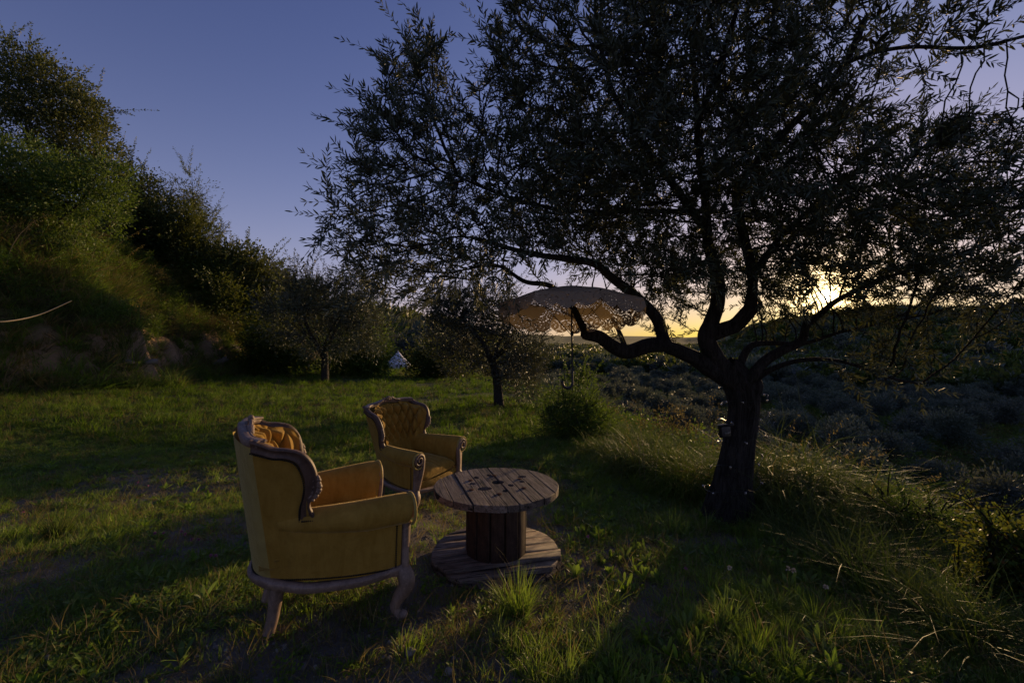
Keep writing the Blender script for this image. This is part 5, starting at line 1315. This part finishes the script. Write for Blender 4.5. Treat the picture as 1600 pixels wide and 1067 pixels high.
# ================================================================ parasol, lamp, lights
def parasol():
    rng = np.random.default_rng(4); Y = 3.25
    apex = P(893, 457, Y); Rr = 0.515
    root = empty('parasol', tuple(apex), rot=(R(-9), R(2.5), 0.2)); tag(root, 'cream crochet lace parasol with a hooked black handle hanging open from the olive branch', 'parasol')
    t = NT('crochet_lace'); uv = t.new('ShaderNodeTexCoord').outputs['UV']
    sc1 = t.new('ShaderNodeMapping', {0: uv}); sc1.inputs['Scale'].default_value = (24, 4.55, 1)
    vo = t.new('ShaderNodeTexVoronoi', {'Vector': sc1.outputs[0], 'Scale': 1.0, 'Randomness': 0.0}, feature='F1')
    sep = t.new('ShaderNodeSeparateXYZ', {0: uv})
    hole = t.math('GREATER_THAN', t.math('SINE', t.math('MULTIPLY', vo.outputs['Distance'], 27.0)), 0.15)
    fine = t.new('ShaderNodeTexVoronoi', {'Vector': uv, 'Scale': 95.0}, feature='DISTANCE_TO_EDGE').outputs['Distance']
    fh = t.math('GREATER_THAN', fine, 0.20)
    lace = t.math('GREATER_THAN', t.math('MULTIPLY', hole, fh), 0.5)
    band = t.ramp(t.math('ADD', sep.outputs[1], 0.0), [(0.0, (0, 0, 0)), (0.30, (0, 0, 0)), (0.34, (.75, .75, .75)), (0.52, (.75, .75, .75)), (0.56, (0.35, .35, .35)), (0.74, (0.35, .35, .35)), (0.78, (1, 1, 1))], 'LINEAR')
    pick = t.math('LESS_THAN', t.new('ShaderNodeTexWhiteNoise', {0: t.new('ShaderNodeVectorMath', {0: sc1.outputs[0]}, operation='FLOOR').outputs[0]}, noise_dimensions='3D').outputs[0], band)
    op = t.math('SUBTRACT', 1.0, t.math('MULTIPLY', lace, pick))
    t.b.inputs['Base Color'].default_value = (0.34, 0.26, 0.17, 1); t.b.inputs['Roughness'].default_value = 0.9; t.b.inputs['Specular IOR Level'].default_value = 0.1
    tr = t.new('ShaderNodeBsdfTranslucent'); tr.inputs['Color'].default_value = (0.34, 0.25, 0.14, 1)
    mx = t.new('ShaderNodeMixShader', {0: 0.22}); t.l.new(t.b.outputs[0], mx.inputs[1]); t.l.new(tr.outputs[0], mx.inputs[2])
    tp = t.new('ShaderNodeBsdfTransparent'); m2 = t.new('ShaderNodeMixShader', {0: op}); t.l.new(tp.outputs[0], m2.inputs[1]); t.l.new(mx.outputs[0], m2.inputs[2]); t.l.new(m2.outputs[0], t.out.inputs[0])
    NR = 8; H = 0.105
    def surf(a, r):    # a in ribs 0..8, r 0..1(+)
        f = a - np.floor(a); ang = a / NR * 2 * PI; mid = 1 - (2 * f - 1) ** 2
        rad = Rr * r * (1 - 0.085 * mid * r ** 1.5); z = -H * r ** 1.9 + 0.012 * mid * r * (1 - r) * 4 - 0.010 * mid * r ** 3
        return np.stack([rad * np.cos(ang), rad * np.sin(ang), z], -1)
    for k in range(NR):
        nu, nv = 22, 18; a = np.linspace(k, k + 1, nu); r = np.linspace(0.02, 1, nv); A, RR_ = np.meshgrid(a, r, indexing='ij'); G = surf(np.clip(A, k, k + 0.9999), RR_)
        # hanging scalloped hem of rosettes
        hem = np.zeros((nu, 7, 3)); f = np.linspace(0, 1, nu); drop = 0.055 + 0.030 * np.abs(np.sin(f * PI * 3)) ** 0.7 + 0.02 * (1 - (2 * f - 1) ** 2)
        for j in range(7):
            q = (j + 1) / 7; hem[:, j] = G[:, -1] + np.stack([G[:, -1, 0] * 0.03 * q, G[:, -1, 1] * 0.03 * q, -drop * q], -1)
        G = np.concatenate([G, hem], 1); m = MB(); m.grid(G); me = m.mesh('canopy_panel'); ul = me.uv_layers.new(name='UVMap')
        vi = np.zeros(len(me.loops), np.int32); me.loops.foreach_get('vertex_index', vi); nvt = nv + 7; jj = vi % nvt; ii = vi // nvt
        u_ = (k + ii / (nu - 1)) / NR; v_ = np.where(jj < nv, jj / (nv - 1) * 0.78, 0.78 + (jj - nv + 1) / 7 * 0.22); ul.data.foreach_set('uv', np.stack([u_, v_], 1).astype(np.float32).ravel())
        o = link('canopy_panel', me, root, MATS['crochet_lace'])
        m = MB(); rr = np.linspace(0.02, 1.02, 16); ang = k / NR * 2 * PI
        p = np.stack([Rr * rr * math.cos(ang), Rr * rr * math.sin(ang), -H * rr ** 1.9 - 0.006], 1); m.tube(p, 0.0026, 5, caps=True); m.ball(p[-1], 0.006, 6, 5)
        m.tube([(0.012 * math.cos(ang), 0.012 * math.sin(ang), -0.30), (Rr * .5 * math.cos(ang), Rr * .5 * math.sin(ang), -H * .5 ** 1.9 - 0.008)], 0.002, 4)
        m.build('rib', MATS['black_metal'], root)
    m = MB(); m.tube([(0, 0, 0.05), (0, 0, -0.3), (0.0, 0.0, -0.60)], 0.0065, 8); m.ball((0, 0, -0.30), (0.013, 0.013, 0.02), 8, 6); m.build('pole', MATS['black_metal'], root)
    sp = [(0, 0, -0.55), (0, 0, -0.62)] + [(-0.036 + 0.036 * math.cos(R(a)), 0, -0.64 - 0.040 * math.sin(R(a))) for a in range(0, 200, 20)]
    m = MB(); p = smooth_path(sp, 30); m.tube(p, np.linspace(0.008, 0.011, 30), 8, up=(0, 1, 0)); m.ball(p[-1], 0.012, 8, 6); o = m.build('handle', MATS['black_plastic'], root)
    m = MB(); m.tube([(0, 0, 0.0), (0, 0, 0.06)], [0.006, 0.003], 6); m.build('ferrule', MATS['black_metal'], root)
    # cord from the ferrule up to the branch
    m = MB(); e = P(893, 430, 3.42) - apex; m.tube(smooth_path([(0, 0, 0.045), e * 0.5 + np.array((0.01, 0, 0)), e], 8), 0.0022, 5); o = m.build('hanging_cord', MATS['dry_cane'], root)
parasol()

def trunk_things():
    c_ = P(1132, 673, 4.02); root = empty('solar_lamp', tuple(c_), rot=(R(-8), 0, R(18))); tag(root, 'small black solar lamp strapped to the left side of the big olive trunk', 'lamp')
    m = MB(); m.box((0, 0, 0), (0.10, 0.05, 0.115)); o = m.build('housing', MATS['black_plastic'], root, smooth=False); b = o.modifiers.new('b', 'BEVEL'); b.width = 0.01; b.segments = 3
    m = MB(); m.box((0.0, -0.03, 0.045), (0.11, 0.07, 0.012), Matrix.Rotation(R(-20), 3, 'X')); m.build('hood', MATS['black_plastic'], root, smooth=False)
    m = MB(); m.box((0.008, -0.0265, -0.022), (0.066, 0.004, 0.045)); m.build('solar_panel', MATS['solar_glass'], root, smooth=False)
    m = MB(); m.box((0.06, 0.035, -0.01), (0.03, 0.06, 0.03)); m.build('bracket', MATS['black_metal'], root, smooth=False)
    # string of small glass lights wound round the trunk
    t = NT('bulb_glass'); t.b.inputs['Base Color'].default_value = (0.30, 0.27, 0.2, 1); t.b.inputs['Roughness'].default_value = 0.15; t.b.inputs['Transmission Weight'].default_value = 0.5
    tp = np.array([P(*q) for q in [(1140, 780, 4.2), (1150, 730, 4.2), (1158, 680, 4.2), (1164, 640, 4.2), (1160, 605, 4.2)]]); n = 240; ax = smooth_path(tp, n); a = np.linspace(0.5, 5.4 * 2 * PI, n)
    r = np.interp(np.linspace(0, 1, n), [0, .2, .45, .7, 1], [0.235, 0.205, 0.19, 0.185, 0.195]) * 1.03
    p = ax + np.stack([r * np.cos(a), r * np.sin(a), 0.012 * np.sin(a * 3.3)], 1)
    root = empty('string_lights', tuple(ax[0])); tag(root, 'string of small clear fairy lights wound round the big olive trunk', 'string lights')
    m = MB(); m.tube(p - ax[0], 0.0022, 4); m.build('wire', MATS['black_plastic'], root)
    mb = MB(); mb.ball((0, 0, 0), (0.010, 0.010, 0.015), 8, 6); bm_ = mb.mesh('bulb'); bm_.materials.append(MATS['bulb_glass'])
    rng = np.random.default_rng(2)
    for i in range(6, n, 8):
        o = bpy.data.objects.new('bulb', bm_); col.objects.link(o); o.parent = root; q = p[i] - ax[0] + unit(p[i] - ax[i]) * 0.012; q[2] -= 0.012; o.location = tuple(q); o.rotation_euler = (rng.normal(0, .5), rng.normal(0, .5), 0)
trunk_things()

# ================================================================ white tent far down the meadow
def tent():
    Y = 38.0; x, y, z = on((622 - 800) / F * Y, Y); z = CAMH - (580 - HY) / F * Y
    z = gz(x, y); 
    t = NT('tent_canvas'); v = t.coord(); n = t.noise(v, 1.2, 4); t.set(t.b.inputs['Base Color'], t.mix(n, (0.66, 0.66, 0.70), (0.80, 0.80, 0.83))); t.b.inputs['Roughness'].default_value = 0.9
    t.set(t.b.inputs['Normal'], t.bump(t.noise(v, 3, 4), 0.3, 0.05))
    root = empty('bell_tent', (x, y, z), 0.35); root.scale = (.72, .72, .72); tag(root, 'white pointed bell tent at the far end of the meadow path', 'tent')
    N = 14; r0, hw, ht = 1.45, 0.55, 2.05
    m = MB(); m2 = MB(); nz = 8
    for k in range(N):
        a0, a1 = 2 * PI * k / N, 2 * PI * (k + 1) / N; pm = MB()
        G = np.zeros((6, nz, 3))
        for i, f in enumerate(np.linspace(0, 1, 6)):
            a = a0 + (a1 - a0) * f; sag = 0.03 * math.sin(f * PI)
            for j, q in enumerate(np.linspace(0, 1, nz)): rr = (r0 * (1 - q) + 0.03 * q) * (1 - sag) - 0.10 * math.sin(q * PI); G[i, j] = (rr * math.cos(a), rr * math.sin(a), hw + (ht - hw) * q)
        pm.grid(G); pm.build('roof_panel', MATS['tent_canvas'], root)
        if k == 10: continue
        pm = MB(); G = np.zeros((4, 3, 3))
        for i, f in enumerate(np.linspace(0, 1, 4)):
            a = a0 + (a1 - a0) * f
            for j, q in enumerate((0, .5, 1)): G[i, j] = (r0 * math.cos(a) * (1 - 0.02 * math.sin(f * PI)), r0 * math.sin(a) * (1 - 0.02 * math.sin(f * PI)), -0.15 + (hw + 0.15) * q)
        pm.grid(G); pm.build('wall_panel', MATS['tent_canvas'], root)
    pm = MB(); pm.tube([(0, 0, 0), (0, 0, ht + 0.15)], 0.03, 8); pm.build('centre_pole', MATS['dry_cane'], root)
    pm = MB(); a = 2 * PI * 10.5 / N; pm.add([(1.45 * math.cos(a - .2), 1.45 * math.sin(a - .2), 0), (1.62 * math.cos(a), 1.62 * math.sin(a), 0), (1.5 * math.cos(a), 1.5 * math.sin(a), 1.05)], [[0, 1, 2]]); pm.build('door_flap', MATS['tent_canvas'], root, smooth=False)
    for k in range(0, N, 2):
        a = 2 * PI * k / N; pm = MB(); pm.tube([(r0 * math.cos(a), r0 * math.sin(a), hw), (2.5 * math.cos(a), 2.5 * math.sin(a), 0.0)], 0.012, 4); pm.build('guy_rope', MATS['dry_cane'], root)
tent()

# ================================================================ tussocks, seed stalks
def tussock(name, label, x, y, n, h, spread, rng, lean=0.8, azc=None, width=0.0055, mat='tussock_blade', group=None, droop=0.8, dry=0.25, azs=1.2, weep=None):
    z = gz(x, y); root = empty(name, (x, y, z)); tag(root, label, 'grass tussock', group)
    for nm, mt, k in (('green_blades', mat, n), ('dry_blades', 'dry_blade', int(n * dry))):
        a = rng.uniform(0, 2 * PI, k); r = spread * np.sqrt(rng.random(k)); bx, by = r * np.cos(a), r * np.sin(a)
        bz = ground_h(x + bx, y + by) - z - 0.02; az = a + rng.normal(0, 0.7, k)
        if azc is not None: az = np.where(rng.random(k) < 0.7, azc + rng.normal(0, azs, k), az)
        if weep: V, Fc = weeping_np(np.stack([bx, by, bz], 1), h * rng.uniform(0.4, 1.25, k), rng, az, *weep, width=width)
        else: V, Fc = blades_np(np.stack([bx, by, bz], 1), h * rng.uniform(0.45, 1.15, k), rng, lean, width, 8, az, droop)
        o = link(nm, np_mesh(nm, V, [Fc]), root, MATS[mt], smooth=False); tag(o, kind='stuff')
    return root
def seed_stalk(x, y, h, lean, az, label, rng, group=None, heads=16, thick=0.0022, size=0.018, name='seed_stalk'):
    z = gz(x, y); root = empty(name, (x, y, z)); tag(root, label, 'grass stalk', group)
    t = np.linspace(0, 1, 14); out = lean * h * t ** 2.2; p = np.stack([math.cos(az) * out, math.sin(az) * out, h * (t - 0.25 * lean * t ** 3)], 1)
    m = MB(); m.tube(p, np.linspace(thick, thick * .4, 14), 5); m.build('stem', MATS['dry_cane'], root)
    n = heads * 2; f = rng.uniform(0.70, 1.0, n); q = np.stack([np.interp(f, t, p[:, i]) for i in range(3)], 1); d = np.stack([rng.normal(0, .35, n), rng.normal(0, .35, n), -1 + 0 * f], 1); d = unit(d + 0.8 * unit(np.array([math.cos(az), math.sin(az), 0])))
    off = rng.normal(0, size * .8, (n, 3)); V, Fc = leaves_np(q + off * [1, 1, .3], d, size * rng.uniform(.8, 1.6, n), size * 0.30, rng, 0.5, 'long')
    o = link('seed_head', np_mesh('seed_head', V, [Fc]), root, MATS['dry_blade'], smooth=False); return root

def plants():
    rng = np.random.default_rng(31); T = lambda px, Y: ((px - 800) / F * Y, Y)
    spec = [
        (1010, 5.9, 2000, 0.70, .45, 'low green gold tussock left of the big olive trunk, farthest left of the mass'),
        (1085, 5.1, 2000, 0.68, .40, 'backlit golden tussock directly left of the big olive trunk'),
        (1232, 4.7, 2600, 1.0, .42, 'tall arching tussock directly right of the big olive trunk'),
        (1312, 4.7, 3000, 0.98, .50, 'widest arching tussock of the mass right of the big trunk'),
        (1398, 4.5, 2600, 1.0, .45, 'arching tussock at the right end of the grass mass by the slope'),
        (1270, 4.05, 1400, 0.6, .34, 'short dark tussock in front of the arching grass mass'),
        (950, 6.9, 1200, 0.42, .42, 'soft green tussock on the meadow edge below the parasol'),
        (1470, 4.1, 1600, 0.62, .36, 'loose dark tussock between the grass mass and the bramble bush'),
        (1010, 7.6, 1000, 0.55, .4, 'tussock on the slope edge behind the low green gold one'),
    ]
    for px, Y, n, h, sp, lab in spec:
        x, y = T(px, Y); tussock('grass_tussock', lab, x, y, n, h, sp, rng, 0.55, azc=R(-150), group='tussocks along the terrace edge', azs=1.5, dry=.06, weep=(0.92, 0.62, 0.72))
    # single tufts on the meadow
    for px, Y, h, n, lab, mt in ((808, 2.42, .26, 260, 'bright fine grass tuft growing against the front of the drum table', 'grass_blade'), (1080, 2.28, .14, 300, 'round dense green grass tuft at the bottom, right of the middle', 'grass_blade'),
                                 (1180, 2.1, .16, 160, 'loose green grass tuft at the bottom right of the dense tuft', 'grass_blade'), (90, 3.5, .24, 260, 'dark grass tuft standing on the lawn at the left border', 'tussock_blade'), (640, 2.05, .12, 90, 'small grass tuft beside the pale stones in front of the armchair', 'grass_blade')):
        x, y = T(px, Y); tussock('grass_tuft', lab, x, y, n, h, .06 if n < 280 else .09, rng, 0.45, mat=mt, dry=.06, width=.0042, droop=.5)
    # bank tussocks
    for k, (px, py, h, n, sp, lab) in enumerate(((172, 470, 1.3, 900, .28, 'tallest spiky tussock on the bank, with long stems against the bushes'), (285, 452, 1.3, 900, .5, 'hanging tussock on the bank above the bare earth face'), (340, 440, 1.4, 800, .5, 'dry brown tussock on the bank under the skyline shrub'), (55, 425, .8, 600, .4, 'low dry tussock on the bank near the left border'), (400, 450, 1.4, 700, .5, 'feathery tussock at the right end of the bank'), (240, 510, .6, 800, .55, 'short green tussock on the rim of the earth face'), (195, 545, .5, 700, .5, 'low green tussock hanging over the earth face'))):
        q = hit(px, py, 6); tussock('bank_tussock', lab, q[0], q[1], n, h, sp, rng, 0.6, width=.013, group='tussocks on the bank', droop=.8, dry=.6 if 'green' not in lab else .1)
    side = ('thin arching seed stalk on the left bank, leaning over against the sky', 'seed stalks on the left bank')
    for px, py, h, l, az in ((140, 440, 3.0, .45, 0.1), (160, 445, 2.8, .7, 0.0), (110, 430, 2.2, .3, .3), (180, 455, 2.2, .5, 0.1), (335, 390, 1.6, .6, 0.1), (350, 400, 2.0, .9, 0.0), (385, 420, 2.2, .9, 0.0), (400, 430, 2.4, 1.0, 0.0), (410, 440, 2.0, .8, -.1), (10, 430, 2.0, .5, .2)):
        q = hit(px, py, 6); seed_stalk(q[0], q[1], h, l, az, side[0], rng, side[1], heads=14, thick=.006, size=.055)
    rt = ('thin dry seed stalk rising from the tussocks left of the big trunk', 'seed stalks left of the big trunk')
    for k in range(16):
        px = rng.uniform(985, 1125); Y = rng.uniform(4.9, 6.2); x, y = T(px, Y); seed_stalk(x, y, rng.uniform(.75, 1.15), rng.uniform(.15, .5), rng.uniform(-1, 4), rt[0], rng, rt[1], heads=12, size=.022)
    rt = ('thin dry seed stalk rising right of the big trunk', 'seed stalks right of the big trunk')
    for k in range(12):
        px = rng.uniform(1195, 1480); Y = rng.uniform(3.9, 5.2); x, y = T(px, Y); seed_stalk(x, y, rng.uniform(.7, 1.1), rng.uniform(.3, .8), rng.uniform(-1, 1), rt[0], rng, rt[1], heads=10, size=.022)
    # flowers
    def flower(px, py, Y, h, lab, mat, r, n=12, name='wildflower', ball=False):
        top = P(px, py, Y); x = top[0] - 0.02; y = Y + 0.01; z = gz(x, y); root = empty(name, (x, y, z)); tag(root, lab, 'flower'); e = top - np.array((x, y, z))
        m = MB(); m.tube(smooth_path([(0, 0, 0), e * 0.5 + np.array((0.02, 0, 0)), e], 8), 0.0014, 5); m.build('stem', MATS['weed_leaf'], root)
        Dn = unit(rng.normal(size=(n * 3, 3)) + np.array((0, -.2, .8))); V, Fc = leaves_np(np.tile(e, (n * 3, 1)), Dn, r, r * .45, rng, .3, 'long'); link('petals', np_mesh('petals', V, [Fc]), root, MATS[mat], smooth=False)
        m = MB(); m.ball(e, r * .35, 8, 6); m.build('flower_centre', MATS['seed_head'], root)
    for px, py, Y, lab in ((1140, 887, 2.55, 'cream scabious flower head on a long stem, leftmost of the pale flowers'), (1231, 888, 2.5, 'cream flower head, left one of the touching pair at the bottom right'), (1240, 891, 2.5, 'cream flower head, right one of the touching pair at the bottom right'), (1290, 917, 2.4, 'cream flower head, rightmost of the pale flowers above the weeds')):
        flower(px, py, Y, .2, lab, 'cream_petal', .016)
    for k, (px, py, Y) in enumerate(((919, 801, 3.4), (1071, 854, 2.8), (242, 796, 3.4), (256, 797, 3.4), (284, 796, 3.45), (290, 801, 3.4), (310, 810, 3.3), (300, 817, 3.3), (216, 716, 5.1), (232, 722, 5.0), (36, 744, 4.0), (330, 836, 3.0), (337, 832, 3.0))):
        lab = 'pink flower alone in the grass right of the table' if k == 0 else ('dark pink flower in the grass below the tussocks' if k == 1 else 'small pink wildflower low in the lawn left of the near armchair')
        top = P(px, py, Y); x, y, z = top[0], Y, gz(top[0], Y); hh = .05
        Yg = Y; root = empty('wildflower', (x, y, z)); tag(root, lab, 'flower', None if k < 2 else 'pink wildflowers on the left lawn'); e = np.array((0, 0, .10 if k < 2 else .05))
        m = MB(); m.tube([(0, 0, 0), e], .0012, 4); m.build('stem', MATS['weed_leaf'], root)
        Dn = unit(rng.normal(size=(20, 3)) + np.array((0, -.3, .5))); V, Fc = leaves_np(np.tile(e, (20, 1)), Dn, .015, .008, rng, .3, 'long'); link('petals', np_mesh('petals', V, [Fc]), root, MATS['pink_petal'], smooth=False)
plants()

def stones():
    rng = np.random.default_rng(12)
    def rock(r, seed):
        m = MB(); m.ball((0, 0, 0), (1, 1, 1), 16, 11); me = m.mesh('stone'); co = np.array([v.co[:] for v in me.vertices])
        k = 1 + 0.30 * fbm(co[:, 0] * 1.3 + seed, co[:, 1] * 1.3 + co[:, 2] * 1.7, 3, seed); co = np.sign(co) * np.abs(co) ** 0.85 * k[:, None] * np.array((1, .8, .62)); me.vertices.foreach_set('co', co.ravel()); me.update(); return me
    pr = [rock(1, s_) for s_ in range(5)]
    for q, me in enumerate(pr): me.materials.append(MATS['stone_pale' if q % 2 else 'stone_grey'])
    L = [(641, 1022, .028, 'round pale stone in front of the nearest armchair, largest of that group'), (626, 1012, .018, 'small brown stone touching the round pale stone'), (608, 1030, .016, 'small pale stone left of the round pale stone'), (475, 1042, .016, 'small pale stone at the bottom, leftmost of the three below the armchair'), (492, 1044, .014, 'small pale stone at the bottom, second of the three below the armchair'), (533, 1026, .013, 'small grey stone at the bottom under the armchair front leg'),
         (701, 1052, .024, 'angular grey stone at the bottom edge left of the middle'), (1081, 1046, .026, 'flat grey stone at the bottom edge under the dense grass tuft'), (1118, 1058, .024, 'grey stone at the bottom edge right of the flat one'), (1232, 1063, .014, 'pale stone cut by the bottom edge of the photo'), (684, 1020, .015, 'small grey stone right of the round pale stone'), (75, 1030, .020, 'pale stone in the bare soil at the bottom left'), (230, 1022, .014, 'small pale stone in the bare soil, bottom left of the armchair'), (338, 1012, .015, 'grey stone left of the armchair rear leg'), (105, 908, .020, 'flat grey stone in the bare patch at the left'), (352, 875, .016, 'pale stone in the shade left of the armchair'), (290, 877, .014, 'small pale stone in the shaded soil left of the armchair'), (738, 905, .014, 'small stone at the foot of the drum table')]
    for px, py, r, lab in L:
        Y = 2.4
        for _ in range(12): x = (px - 800) / F * Y; Y = (CAMH - gz(x, Y)) * F / (py - HY)
        x = (px - 800) / F * Y; o = bpy.data.objects.new('stone', pr[rng.integers(5)]); col.objects.link(o); o.location = (x, Y, gz(x, Y) + r * .25); o.scale = (r, r, r); o.rotation_euler = (rng.normal(0, .2), rng.normal(0, .2), rng.uniform(0, 6)); tag(o, lab, 'stone', 'stones lying in the foreground')
    # pale rocks in the earth bank
    for px, py, Y, r, lab in ((62, 461, 12.3, .22, 'pale rock showing in the left bank, larger of the upper two'), (120, 474, 12.6, .15, 'pale rock in the left bank, right of the larger one'), (2, 450, 12, .16, 'pale rock in the bank at the left border'), (235, 566, 13.6, .22, 'pale rock at the rim of the bare earth face'), (200, 566, 13.6, .18, 'small pale rock left of the rim rock on the earth face'), (352, 500, 20, .35, 'upright grey rock in the second earth face'), (365, 545, 20, .4, 'brown rock low in the second earth face'), (345, 565, 20.3, .35, 'rock at the foot of the second earth face'), (385, 560, 20.5, .3, 'rock right of the others at the second earth face foot'), (40, 607, 12.0, .14, 'pale stone at the foot of the bank, left'), (65, 605, 12.0, .1, 'small pale stone at the foot of the bank'), (48, 658, 8.0, .09, 'pale stone in the lawn at the left border')):
        # find where the view line meets the bank
        best = None
        for Yt in np.arange(5, 34, 0.1):
            p = P(px, py, Yt)
            if gz(p[0], p[1]) > p[2]: best = p; break
        if best is None: best = P(px, py, Y)
        r = r * best[1] / Y; o = bpy.data.objects.new('rock', pr[rng.integers(5)]); col.objects.link(o); o.location = tuple(best); o.scale = (r, r * .7, r * .7); o.rotation_euler = (rng.normal(0, .3), rng.normal(0, .3), rng.uniform(0, 6)); tag(o, lab, 'rock')
    # dry cane hanging over the bank
    a = P(-40, 502, 9.0); b = P(112, 470, 10.5); m = MB(); m.tube(smooth_path([a, P(10, 502, 9.4), P(60, 492, 10), b], 30), np.linspace(.016, .010, 30), 6)
    o = m.build('dry_cane', MATS['dry_cane'], None); tag(o, 'long pale dry cane leaning across the bank at the left border', 'cane')
stones()
